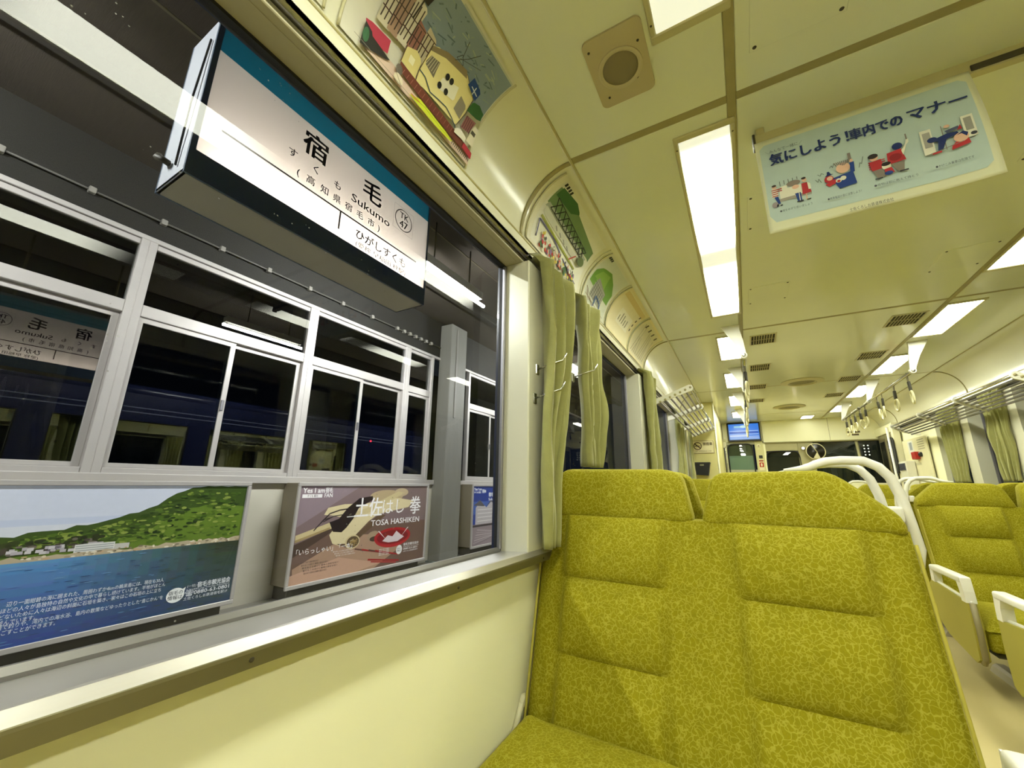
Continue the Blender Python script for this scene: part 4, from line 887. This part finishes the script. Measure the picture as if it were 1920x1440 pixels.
# ================================================================== SEATS
def smooth01(t): t = max(0, min(1, t)); return t*t*(3-2*t)
GZ = [-.72, -.491, -.289, -.10]          # groove heights on the backrest
def seat_plane(z): return .29*(z-.034)   # y offset of the reclined face from the top line
def pad(x, z):
    """quilting of the backrest face: two pads of three pillows each, divided by stitched grooves"""
    wx = 0
    for a, b in ((-.565, -.225), (-.068, .250)):
        wx = max(wx, smooth01((x-a)/.035)*smooth01((b-x)/.035))
    h = 0
    for a, b in zip(GZ, GZ[1:]):
        if a <= z <= b:
            s_ = (z-a)/(b-a); h = (max(0, math.sin(PI*min(1, max(0, s_))))**.55)
    bulge = .033*h*wx+.008*wx
    edge = min(smooth01((x+.645)/.05), smooth01((.336-x)/.05))
    return bulge+.022*math.sqrt(max(0, edge))
def make_seat(name, label, group):
    """two-person seat facing -Y, top line of the backrest at y = 0"""
    t = thing(name, label, 'seat', (0, 0, -H), group)
    nx_, nz_ = 72, 84; V = []; F = []
    zs = [GZ[0]+(GZ[-1]-.002-GZ[0])*j/(nz_-1) for j in range(nz_)]
    for z in zs:
        for i in range(nx_):
            x = -.645+.981*i/(nx_-1); xx = x-.006*math.sin((z+.1)*2.2) if x < 0 else x
            V.append((xx, seat_plane(z)+.03-pad(x, z), z))
    for j in range(nz_-1):
        for i in range(nx_-1): F.append((j*nx_+i, j*nx_+i+1, (j+1)*nx_+i+1, (j+1)*nx_+i))
    k = len(V)
    for z in zs:
        for x in (-.640, .331): V.append((x, seat_plane(z)+.10, z))
    for j in range(nz_-1):
        F.append((k+2*j, k+2*j+2, k+2*j+3, k+2*j+1)); F.append((j*nx_, (j+1)*nx_, k+2*j+2, k+2*j)); F.append((j*nx_+nx_-1, k+2*j+1, k+2*j+3, (j+1)*nx_+nx_-1))
    F.append(tuple(range(nx_))+(k+1, k)); F.append(tuple(((nz_-1)*nx_+i) for i in range(nx_))+(k+2*nz_-1, k+2*nz_-2))
    part('backrest', MB().add(V, F), M_fab, t, smooth=50)
    def headrest(out):
        n = len(out); pts = []
        for i in range(n):                       # resample
            a, b = Vector(out[i]), Vector(out[(i+1) % n]); m_ = max(1, int((b-a).length/.018))
            pts += [a.lerp(b, q/m_) for q in range(m_)]
        for _ in range(1): pts = [(pts[i-1]+pts[i]*2+pts[(i+1) % len(pts)])/4 for i in range(len(pts))]
        cx = (min(p.x for p in pts)+max(p.x for p in pts))/2; cz = (min(p.y for p in pts)+max(p.y for p in pts))/2
        hw = (max(p.x for p in pts)-min(p.x for p in pts))/2; hh = (max(p.y for p in pts)-min(p.y for p in pts))/2
        m_ = len(pts); V = []; F = []
        rings = [(.03, .100), (.010, .094), (0, .075), (0, .026)]+[(.026*(1-math.cos(a)), .026-.026*math.sin(a)) for a in [PI/2*q/5 for q in range(1, 6)]]+[(.040, -.0045), (.055, -.007)]
        for ins, y in rings:
            sx_, sz_ = 1-ins/hw, 1-ins*.85/hh
            for p in pts: V.append((cx+(p.x-cx)*sx_, seat_plane(cz+(p.y-cz)*sz_)+y, cz+(p.y-cz)*sz_))
        for r_ in range(len(rings)-1):
            for i in range(m_): F.append((r_*m_+i, r_*m_+(i+1) % m_, (r_+1)*m_+(i+1) % m_, (r_+1)*m_+i))
        F.append(tuple(range(m_))[::-1]); F.append(tuple((len(rings)-1)*m_+i for i in range(m_)))
        part('headrest', MB().add(V, F), M_fab, t, smooth=45)
    headrest([(-.646, -.112), (-.635, -.01), (-.600, .045), (-.578, .055), (-.228, .053), (-.182, .036), (-.155, -.092), (-.150, -.112)])
    headrest([(-.132, -.112), (-.129, -.094), (-.101, .018), (-.074, .042), (.188, .048), (.218, .034), (.328, -.066), (.337, -.112)])
    # piping along the outer edges
    part('piping', MB().tube([(.336, seat_plane(z)+.012, z) for z in [-.70+.03*q for q in range(20)]], .004, 6), mat('piping', 'a89e3a', .7), t, smooth=1)
    part('piping', MB().tube([(-.645-.006*math.sin((z+.1)*2.2), seat_plane(z)+.012, z) for z in [-.70+.03*q for q in range(20)]], .004, 6), mat('piping', 'a89e3a', .7), t, smooth=1)
    # seat cushion
    def cu(u, v):
        x = -.645+.978*u; y = -.20-.46*v
        e = min(smooth01(u/.05), smooth01((1-u)/.05), smooth01(v/.10+.25), smooth01((1-v)/.12))
        w_ = smooth01((u-.06)/.08)*smooth01((.45-u)/.06)+smooth01((u-.55)/.06)*smooth01((.94-u)/.08)
        z = -.70+.062*math.sqrt(max(0, e))+.018*w_*math.sin(PI*min(1, max(0, v)))+.012*math.exp(-((u-.02)/.06)**2)*(1-v)
        return (x, y, z)
    part('cushion', MB().grid(cu, 40, 28), M_fab, t, smooth=1)
    part('cushion_side', MB().rbox(-.645, .333, -.655, -.20, -.80, -.695, .02, 3), M_fab, t, smooth=40)
    part('seat_pan', MB().rbox(-.62, .31, -.62, -.16, -.83, -.80, .008, 1), mat('pan_dark', '3c3a28', .6), t)
    # pivot and grey leg with floor rail
    part('hinge_arm', MB().tube([(-.652, -.24, -.70), (-.652, -.205, -.655), (-.65, -.185, -.625)], .009, 8), mat('ivory_metal', 'c9c4a8', .35), t, smooth=1)
    part('hinge_cap', MB().lathe([(.018, 0), (.02, .006), (.014, .013)], (-.655, -.178, -.630), 'x', 16), mat('ivory_metal', 'c9c4a8', .35), t, smooth=30)
    lg = part('leg', MB().prism([(-.52, -.83), (-.22, -.83), (-.30, -.88), (-.33, -.98), (-.44, -.98), (-.46, -.88)], 'x', .135, .175), mat('leg_grey', '9a927c', .45), t)
    part('floor_rail', MB().prism([(.110, -H), (.205, -H), (.190, -H+.03), (.175, -H+.042), (.140, -H+.042), (.122, -H+.03)], 'y', -.64, -.14), mat('leg_grey', '9a927c', .45), t)
    part('leg', MB().rbox(-.60, -.56, -.50, -.24, -H, -.83, .006, 1), mat('leg_grey', '9a927c', .45), t)
    # aisle armrest: ivory cap and post, olive side panel
    ar = part('armrest', MB().rbox(.342, .392, -.64, -.215, -.483, -.450, .010, 3), M_white, t, smooth=40)
    part('armrest_post', MB().prism([(-.64, -.46), (-.575, -.46), (-.60, -.52), (-.605, -.575), (-.655, -.575), (-.65, -.52)], 'x', .345, .388), M_white, ar)
    part('armrest_post', MB().prism([(-.25, -.46), (-.20, -.46), (-.19, -.58), (-.24, -.58)], 'x', .348, .385), M_white, ar)
    part('side_panel', MB().prism([(-.655, -.575), (-.19, -.545), (-.10, -.60), (-.12, -.72), (-.30, -.815), (-.61, -.865), (-.655, -.84), (-.665, -.70)], 'x', .346, .386), mat('olive_panel', 'a0973a', .6, var=.06), t)
    part('panel_edge', MB().tube([(.366, -.658, -.575), (.366, -.668, -.70), (.366, -.66, -.83), (.366, -.63, -.862)], .013, 8), mat('edge_taupe', '8f8560', .5), t, smooth=1)
    part('panel_trim', MB().tube([(.366, -.655, -.572), (.366, -.42, -.560), (.366, -.19, -.545), (.366, -.11, -.60)], .009, 8), M_white, t, smooth=1)
    # ivory grab loop behind the aisle shoulder
    pth = [(.10, .066, .050), (.135, .066, .053), (.160, .066, .056), (.180, .066, .066), (.205, .066, .074), (.240, .066, .077), (.288, .066, .075), (.318, .066, .058), (.338, .066, .030), (.352, .066, -.02), (.360, .066, -.088), (.366, .066, -.15), (.360, .075, -.20), (.33, .08, -.22)]
    part('grab_handle', MB().tube(pth, [.004, .008, .012]+[.0125]*9+[.01, .006], 10), M_white, t, smooth=1)
    part('handle_foot', MB().rbox(.318, .345, .035, .075, -.085, -.045, .006, 2), M_white, t)
    return t
seat0 = make_seat('double_seat', 'nearest olive double seat facing the camera beside the big window', 'olive two-person seats')
seat0.location.y = 1.404; ORG[seat0] = Vector((0, 1.404, -H))
GR_ = 'olive two-person seats'
dup(seat0, (0, 1.75, -H), 'olive double seat back to back with the nearest seat, only its grab loop showing', (1, -1, 1))
dup(seat0, (0, 3.37, -H), 'olive double seat seen through the gap between the nearest headrests', (1, 1, 1))
dup(seat0, (1.32, 3.85, -H), 'olive double seat across the aisle facing the camera, with grab loop', (-1, 1, 1))
dup(seat0, (1.32, 2.23, -H), 'olive seat at the right picture edge facing away, only its armrest showing', (-1, -1, 1))
dup(seat0, (1.32, 1.88, -H), 'olive double seat across the aisle, seen only mirrored in the window', (-1, 1, 1))
dup(seat0, (1.32, 4.2, -H), 'olive double seat behind the far-side seat with grab loop', (-1, -1, 1))
dup(seat0, (1.32, 5.82, -H), 'farthest olive double seat on the far side, before the notice panel', (-1, 1, 1))

# ================================================================== CURTAINS
def curtain(s, y0, y1, label, folds=5, seed=1, waist=.62, wz=.42, zt=.862, zb=-.20, low=.9, x=-.576, amp=.036, drift=0):
    random.seed(seed); ph = [random.uniform(-.5, .5) for _ in range(8)]
    t = thing('curtain', label, 'curtain', (mx(x, s), (y0+y1)/2, zb), 'olive window curtains')
    yc = (y0+y1)/2; hw = (y1-y0)/2
    def prof(v):                       # v = 0 bottom, 1 top
        z = zb+(zt-zb)*v
        if z > wz: k = smooth01((z-wz)/(zt-wz)); return waist+(1-waist)*k
        k = smooth01((wz-z)/(wz-zb)); return waist+(low-waist)*min(1, k*1.3)
    def f(u, v):
        w_ = prof(v); z = zb+(zt-zb)*v
        ang = 2*PI*folds*u+ph[0]+.6*math.sin(3*v+ph[1])+.4*math.sin(2*PI*u*2+ph[2])
        a = amp*(.8+.8*pnoise((u*3, v*2, seed)))*(.6+.5*w_)+.006*math.sin(ang*2.3+ph[4])
        yy = yc+drift*smooth01((.75-v)/.6)+hw*w_*(2*u-1)+.012*math.cos(ang)+.015*(1-v)*math.sin(5*v+ph[3])*(1 if u > .5 else -.3)
        xx = x+a*(math.sin(ang)+.3*math.sin(2*ang+ph[5]))+.012*pnoise((u*7, v*5, seed+3))
        if v > .96: xx = x-.05*(v-.96)/.04+a*.8*math.sin(ang)
        return (mx(xx, s), yy, z)
    o = part('cloth', MB().grid(f, folds*14, 44), M_curt, t, smooth=1)
    sm_ = o.modifiers.new('thickness', 'SOLIDIFY'); sm_.thickness = .003
    for i in range(folds+1):
        p = f(min(1, i/folds), 1); part('rail_hook', MB().tube([(p[0], p[1], zt-.01), (mx(-.655, s), p[1], zt-.005)], .003, 5), M_alu, t)
    return t
curtain('left', 1.205, 1.50, 'olive curtain gathered at the right edge of the big window', 3, 1, .72, .44, low=.36, drift=-.085)
curtain('left', 1.575, 1.84, 'olive curtain at the left edge of the second window, beside the post', 3, 5, .78, .42, low=.62, zb=.075)
curtain('left', 2.985, 3.30, 'olive curtain at the right edge of the second window, left of the rack', 4, 9, .8, .3, low=.7, zb=.075)
curtain('left', 3.315, 3.455, 'olive curtain under the near end of the window-side luggage rack', 3, 12, .7, .35, zb=.075, x=-.603, amp=.016)
curtain('left', 4.64, 4.88, 'olive curtain under the middle of the window-side luggage rack', 4, 13, .75, .35, x=-.603, amp=.016)
curtain('left', 5.0, 5.22, 'second olive curtain under the middle of the window-side luggage rack', 4, 14, .7, .35, x=-.603, amp=.016)
curtain('left', 5.80, 6.05, 'olive curtain beside the cream partition with the no-smoking plate', 4, 16, .8, .3, x=-.603, amp=.016)
curtain('right', .38, .62, 'olive curtain across the aisle, mirrored at the left of the big window', 4, 20, .7, .35, zb=.075)
curtain('right', 1.86, 2.06, 'left one of the curtain pair across the aisle, mirrored in the window', 4, 22, .7, .3, zb=.075)
curtain('right', 2.34, 2.56, 'right one of the curtain pair across the aisle, mirrored in the window', 4, 23, .7, .3, zb=.075)
curtain('right', 3.62, 3.90, 'olive curtain on the far side above the seat across the aisle', 4, 25, .7, .35, zb=.075)
curtain('right', 4.80, 5.18, 'large olive curtain at the right picture edge above the far-side seat', 5, 27, .72, .0, low=.72, zb=.075, x=-.603, amp=.02)
curtain('right', 5.66, 6.14, 'olive curtain on the far side next to the notice panel window', 5, 29, .75, .05, low=.7, zb=.075, x=-.603, amp=.02)
def curtain_hook(y, z, label, drop=.02):
    t = thing('curtain_hook', label, 'hook', (-.6, y, z), 'metal curtain tieback hooks')
    part('arm', MB().tube([(-.612, y, z), (-.56, y+.004, z+.014), (-.522, y+.02, z+.026), (-.512, y+.034, z+.055)], .0065, 6, flat=.5), M_steel, t, smooth=1)
    part('foot', MB().rbox(-.616, -.609, y-.012, y+.012, z-.02, z+.02, .003, 1), M_steel, t)
curtain_hook(1.245, .40, 'upper metal tieback hook on the post right of the big window')
curtain_hook(1.225, .29, 'lower metal tieback hook on the post right of the big window')
curtain_hook(1.60, .455, 'metal tieback hook beside the second window curtain')

# ================================================================== LUGGAGE RACKS
def rack(s, y0, y1, ys, label):
    xf, zf = (-.318, .782) if s == 'left' else (-.385, .780)
    t = thing('luggage_rack', label, 'luggage rack', (mx(-.5, s), (y0+y1)/2, .75), 'pipe luggage racks')
    xr, zr = (-.560, .680) if s == 'left' else (-.565, .672)
    n = 7
    for i in range(n):
        k = i/(n-1); x = xr+(xf-xr)*k; z = zr+(zf-zr)*k
        part('rack_pipe', MB().tube([(mx(x, s), y0, z), (mx(x, s), y1, z)], .011 if i == n-1 else .0085, 8), M_alu if i < n-1 else M_steel, t, smooth=1)
    for y in ys:
        xw = -.572 if s == 'right' and 4.5 < y < 6.5 else -.645
        part('rack_arm', MB().prism([(mx(xw, s), .655), (mx(xw, s), .70), (mx(-.5, s), zr+(zf-zr)*.4+.022), (mx(xf-.01, s), zf+.028), (mx(xf+.012, s), zf+.022), (mx(xf+.022, s), zf), (mx(xf+.01, s), zf-.022), (mx(-.5, s), zr+(zf-zr)*.4-.022)], 'y', y-.009, y+.009), M_white, t)
    for i in range(n):
        k = i/(n-1); x = xr+(xf-xr)*k; z = zr+(zf-zr)*k+.004
        part('pipe_cap', MB().lathe([(.010, 0), (.010, -.004), (.006, -.007)], (mx(x, s), y0-.008, z), 'y', 12), mat('cap_tan', 'a39a72', .5), t)
rack('left', 3.49, 6.17, (3.49, 4.40, 5.33, 6.15), 'pipe luggage rack on the window side under the cove notices')
rack('right', 4.06, 6.9, (4.06, 5.0, 5.9, 6.88), 'pipe luggage rack on the far side at the right picture edge')

# ================================================================== GRAB BARS AND STRAPS
BZ = .915
def grab_bar(x, sgn, y0, y1, ys, label):
    t = thing('grab_bar', label, 'grab bar', (x, (y0+y1)/2, BZ), 'ceiling grab bars')
    part('bar', MB().tube([(x, y0-.02, BZ), (x, y1+.02, BZ)], .013, 12), M_steel, t, smooth=1)
    for y in ys:
        b = [(x+sgn*q, z) for q, z in ((.128, CZ), (.004, CZ), (.008, CZ-.04), (-.006, CZ-.12), (-.016, BZ+.012), (-.014, BZ-.012), (0, BZ-.02), (.015, BZ-.010), (.026, BZ+.03), (.062, CZ-.12), (.10, CZ-.05))]
        br = part('bracket', MB().prism(b, 'y', y-.008, y+.008), M_white, t)
        part('collar', MB().lathe([(.020, -.016), (.022, -.012), (.022, .012), (.020, .016)], (x, y, BZ), 'y', 18), M_white, br, smooth=30)
        part('bolt', MB().lathe([(.014, -.017), (.013, -.022), (.006, -.024)], (x, y, BZ), 'y', 16), M_steel, br, smooth=30)
grab_bar(.081, -1, 3.2, 7.0, (3.2, 4.43, 5.66, 6.95), 'steel grab bar on ivory brackets along the window-side lights')
grab_bar(1.243, 1, 4.235, 7.0, (4.235, 5.6, 6.97), 'steel grab bar on ivory brackets along the far-side lights')
def strap(label):
    t = thing('hand_strap', label, 'strap', (0, 0, 0), 'hanging hand straps')
    part('loop', MB().tube([(.016*math.cos(a), 0, .016*math.sin(a)) for a in [2*PI*q/14 for q in range(14)]], .004, 6, closed=True), M_dark, t, smooth=1)
    part('belt', MB().prism([(-.016, -.012), (.016, -.012), (.006, -.055), (-.006, -.055)], 'y', -.004, .004), mat('belt_grey', '8d8770', .6), t)
    part('sleeve', MB().rbox(-.014, .014, -.010, .010, -.135, -.055, .006, 2), mat('strap_sleeve', '33301f', .5), t, smooth=40)
    part('grip', MB().tube([(.040*math.sin(a), 0, -.187+.052*math.cos(a)) for a in [2*PI*q/24 for q in range(24)]], .0075, 8, closed=True), mat('grip_ivory', 'dcd6a8', .4), t, smooth=1)
    return t
st0 = strap('nearest hand strap on the far-side grab bar'); 
RY = [4.38, 4.75, 5.12, 5.30, 5.80, 6.05, 6.30, 6.55, 6.80]
ords = ['nearest', 'second', 'third', 'fourth', 'fifth', 'sixth', 'seventh', 'eighth', 'farthest']
random.seed(21)
for i, y in enumerate(RY):
    o = st0 if i == 0 else dup(st0, (1.243, y, BZ), '%s hand strap from the near end of the far-side grab bar' % ords[i])
    o.location = (1.243, y, BZ+H); o.rotation_euler = (random.uniform(-.05, .05), random.uniform(-.05, .05), random.uniform(.7, 1.9))
LY = [3.45, 3.75, 4.05, 4.65, 4.95, 5.25, 5.9, 6.2, 6.5]
for i, y in enumerate(LY):
    o = dup(st0, (.081, y, BZ), '%s hand strap from the near end of the window-side grab bar' % ords[i]); o.rotation_euler = (0, random.uniform(-.05, .05), random.uniform(1.3, 1.8))

# ================================================================== FRONT END THINGS
tv = thing('monitor', 'flat screen monitor with a blue fare display above the front door', 'monitor', (.04, FY-.05, .82))
part('bezel', MB().rbox(-.215, .315, FY-.07, FY-.02, .80, 1.145, .012, 2), M_black, tv)
part('screen', MB().box(-.19, .29, FY-.0715, FY-.070, .835, 1.12), emis('screen_blue', '2a78dc', .5), tv)
A = Art(lambda u, v, l: (u, FY-.0716-.0001*l, v))
def glow(c): return emis('glow_'+c, c, .42)
for z in (.985, .925, .885, .865): A.rect(-.18, z, .28, z+.012, 'b9d4ff')
A.rect(-.18, .895, .10, .917, 'd8e6ff'); A.rect(-.18, .95, .28, .975, '2a55b8'); A.rect(-.10, 1.05, .12, 1.085, '8fd0ea'); A.rect(-.18, .84, .28, .86, '9cc0f2'); A.ell(0.05, 1.07, .05, .025, 'c9f0f4', n=14)
A.build(tv, 'display_rows', 'display_text', glow)
part('mount', MB().rbox(0, .1, FY-.02, FY, .9, 1.05, .005, 1), M_dark, tv)
ns = thing('no_smoking_plate', 'white no-smoking plate on the cream partition', 'sign', (-.47, 6.19, .43))
part('plate', MB().rbox(-.618, -.338, 6.190, 6.199, .440, .622, .004, 2), mat('plate_ivory', 'e2d9ac', .4), ns)
A = Art(lambda u, v, l: (u, 6.1895-.00008*l, v))
A.line([(-.612, .446), (-.344, .446), (-.344, .616), (-.612, .616), (-.612, .446)], .005, '6a5030')
A.ell(-.545, .545, .054, .054, '3a2418', n=30); A.ell(-.545, .545, .043, .043, 'e2d9ac', n=30)
A.rect(-.585, .538, -.505, .552, '8a7a58'); A.poly([(-.585, .572), (-.575, .582), (-.505, .518), (-.515, .508)], '3a2418')
A.text('禁煙車', -.475, .555, .045, '3a2a1c', width=.118, bold=.012); A.text('NO SMOKING CAR', -.575, .468, .018, '6a5438', width=.20)
A.build(ns)
bn = thing('waste_bin', 'small black rubbish pocket on the cream partition', 'bin', (-.50, 6.1, .14))
part('pocket', MB().prism([(-.585, .15), (-.435, .14), (-.405, .30), (-.60, .31)], 'y', 6.09, 6.195), M_black, bn)
part('lid', MB().rbox(-.605, -.40, 6.085, 6.197, .298, .318, .005, 2), mat('bin_lid', '2c2822', .4), bn)
part('badge', MB().rbox(-.53, -.48, 6.084, 6.088, .27, .29, .001, 1), M_steel, bn)
hb = thing('door_handrail', 'slim ivory handrail with dark slot left of the front door', 'handrail', (-.29, FY-.03, .3))
part('plate', MB().rbox(-.325, -.262, FY-.045, FY-.02, .1, .80, .006, 1), mat('bead_ivory', 'e2dec0', .35), hb)
part('slot', MB().rbox(-.313, -.288, FY-.048, FY-.044, .12, .70, .003, 1), M_black, hb)
part('bar', MB().tube([(-.275, FY-.045, .12), (-.275, FY-.06, .16), (-.275, FY-.06, .68), (-.275, FY-.045, .72)], .007, 8), M_steel, hb, smooth=1)
ex = thing('fire_sticker', 'red and white extinguisher sticker on the post right of the front door', 'sticker', (.27, FY, .3))
part('sheet', MB().box(.225, .305, FY-.003, FY-.0005, .29, .48), mat('plate_ivory', 'e2d9ac', .4), ex)
A = Art(lambda u, v, l: (u, FY-.0032-.0001*l, v)); A.rect(.232, .345, .298, .425, 'b03a2c'); A.ell(.265, .385, .014, .03, 'e8dcc4', n=12); A.rect(.23, .442, .30, .465, '9a4030'); A.rect(.24, .30, .29, .335, 'e6dcc0'); A.build(ex)
part('bracket', MB().rbox(.24, .295, FY-.02, FY, .50, .55, .004, 1), M_black, ex)
bz = thing('door_buzzer', 'round ivory buzzer button above the red sticker post', 'button', (.26, FY, .72))
part('base', MB().lathe([(.03, 0), (.03, -.01), (.022, -.014)], (.255, FY, .72), 'y', 20), mat('bead_ivory', 'e2dec0', .35), bz, smooth=30)
part('knob', MB().lathe([(.014, -.014), (.013, -.02), (.006, -.022)], (.255, FY, .72), 'y', 16), mat('cap_tan', 'a39a72', .5), bz, smooth=30)
mr_ = thing('round_mirror', 'round black cab mirror with a pale rim and centre bar', 'mirror', (1.06, FY-.06, .47))
c0 = (1.065, FY-.055, .595)
part('disc', MB().lathe([(.126, .0), (.126, -.008), (.06, -.014), (.01, -.016)], c0, 'y', 36), mat('mirror_black', '17140f', .12), mr_, smooth=30)
part('rim', MB().tube([(c0[0]+.13*math.cos(a), c0[1]-.004, c0[2]+.13*math.sin(a)) for a in [2*PI*q/36 for q in range(36)]], .008, 8, closed=True), mat('rim_ivory', 'cfc8a0', .35), mr_, smooth=1)
part('centre_bar', MB().tube([(c0[0]-.05, c0[1]-.02, c0[2]+.12), (c0[0]+.02, c0[1]-.022, c0[2]-.02)], .007, 8), mat('rim_ivory', 'cfc8a0', .35), mr_, smooth=1)
part('fan_wedge', MB().prism([(c0[0]+.015, c0[2]-.01), (c0[0]-.045, c0[2]-.11), (c0[0]+.01, c0[2]-.125), (c0[0]+.05, c0[2]-.11)], 'y', c0[1]-.02, c0[1]-.017), mat('rim_ivory', 'cfc8a0', .35), mr_)
part('arm', MB().tube([(c0[0]+.1, c0[1], c0[2]-.08), (c0[0]+.16, FY-.02, c0[2]-.10), (c0[0]+.2, FY, c0[2]-.08)], .01, 8), M_dark, mr_, smooth=1)
la = thing('cab_lamp', 'small bright reading lamp beside the round cab mirror', 'lamp', (.86, FY-.05, .66))
part('shade', MB().lathe([(.02, 0), (.03, -.02), (.034, -.05)], (.90, FY, .655), 'y', 16), M_steel, la, smooth=1)
part('bulb', MB().lathe([(.022, -.05), (.014, -.06), (.006, -.064)], (.90, FY, .655), 'y', 14), lamp('cab_bulb', 'fff0d0', 3), la, smooth=1)
lb = thing('header_label', 'small dark lettered label at the right end of the front header', 'label', (1.6, FY, .86))
part('strip', MB().box(1.52, 1.70, FY-.002, FY-.0005, .888, .918).box(1.59, 1.68, FY-.002, FY-.0005, .845, .872), mat('label_dark', '5c4f34', .6), lb)
pn = thing('cab_console', 'dark driver console with small lights behind the front glass', 'console', (1.5, FY+.05, .1))
part('panel', MB().rbox(1.05, 1.95, FY+.032, FY+.058, .09, .60, .004, 1), mat('console_dark', '1c1814', .4), pn)
for i in range(8): part('indicator', MB().lathe([(.010, 0), (.009, -.004), (.004, -.006)], (1.72+.05*(i % 2), FY+.032, .68-.05*(i//2)), 'y', 10), lamp('indicator', 'fff4e0', 1.2), pn, smooth=1)
# notice panel on the far wall
np_ = thing('notice_board', 'cream wall panel with pinned notices left of the far-side windows', 'notice board', (1.94, 7.1, -.2))
part('board', MB().rbox(1.938, 1.955, 6.70, 7.56, -.6, .645, .004, 1), mat('board_cream', 'ddd8b4', .4), np_)
A = Art(lambda u, v, l: (1.9375-.0001*l, u, v))
A.rect(7.16, .45, 7.36, .62, 'd9dad4'); A.rect(7.20, .50, 7.30, .60, '8d949c'); A.rect(7.0, .30, 7.30, .33, 'c9c6a8')
for k in range(5): A.rect(6.78, .60-.028*k, 7.0, .612-.028*k, 'a8a48a')
A.rect(6.74, -.12, 6.95, .16, 'dde4dc'); A.rect(6.76, .10, 6.93, .125, '7d8a80'); A.rect(6.99, -.2, 7.16, .10, 'e2e4dc')
for k in range(5): A.rect(6.76, -.08+.03*k, 6.92, -.07+.03*k, '9aa49c')
for k in range(6): A.rect(7.0, -.17+.035*k, 7.14, -.16+.035*k, 'a7aca4')
A.build(np_)
rb = thing('emergency_box', 'red emergency cord box on the cream notice panel', 'box', (1.93, 7.05, .37))
part('box', MB().rbox(1.885, 1.938, 6.99, 7.11, .37, .465, .008, 2), mat('alarm_red', 'a8281c', .4), rb)
part('button', MB().lathe([(.03, 0), (.03, -.02), (.02, -.03)], (1.938, 6.93, .425), 'x', 16), M_black, rb, smooth=30)
fm_ = thing('fare_machine', 'ivory ticket machine with a small grey screen on the far wall', 'machine', (1.9, 7.35, -.6))
part('case', MB().rbox(1.84, 1.935, 7.20, 7.50, -H, .36, .01, 2), mat('machine_ivory', 'dcdac8', .4), fm_)
part('screen', MB().rbox(1.832, 1.842, 7.23, 7.46, .24, .335, .004, 1), mat('machine_screen', '4a4c5a', .2), fm_)
part('slot', MB().rbox(1.834, 1.842, 7.27, 7.42, .05, .09, .003, 1), M_black, fm_)
pw = thing('porthole_mirror', 'oval dark side window beside the ticket machine', 'mirror', (1.93, 7.66, .2))
part('glass', MB().prism([(7.655+.07*math.copysign(abs(math.cos(a))**.5, math.cos(a)), .46+.25*math.copysign(abs(math.sin(a))**.5, math.sin(a))) for a in [2*PI*q/28 for q in range(28)]], 'x', 1.855, 1.868), mat('door_glass_dark', '14130f', .1), pw)
part('rim', MB().tube([(1.855, 7.655+.07*math.copysign(abs(math.cos(a))**.5, math.cos(a)), .46+.25*math.copysign(abs(math.sin(a))**.5, math.sin(a))) for a in [2*PI*q/28 for q in range(28)]], .008, 6, closed=True), M_rubber, pw, smooth=1)
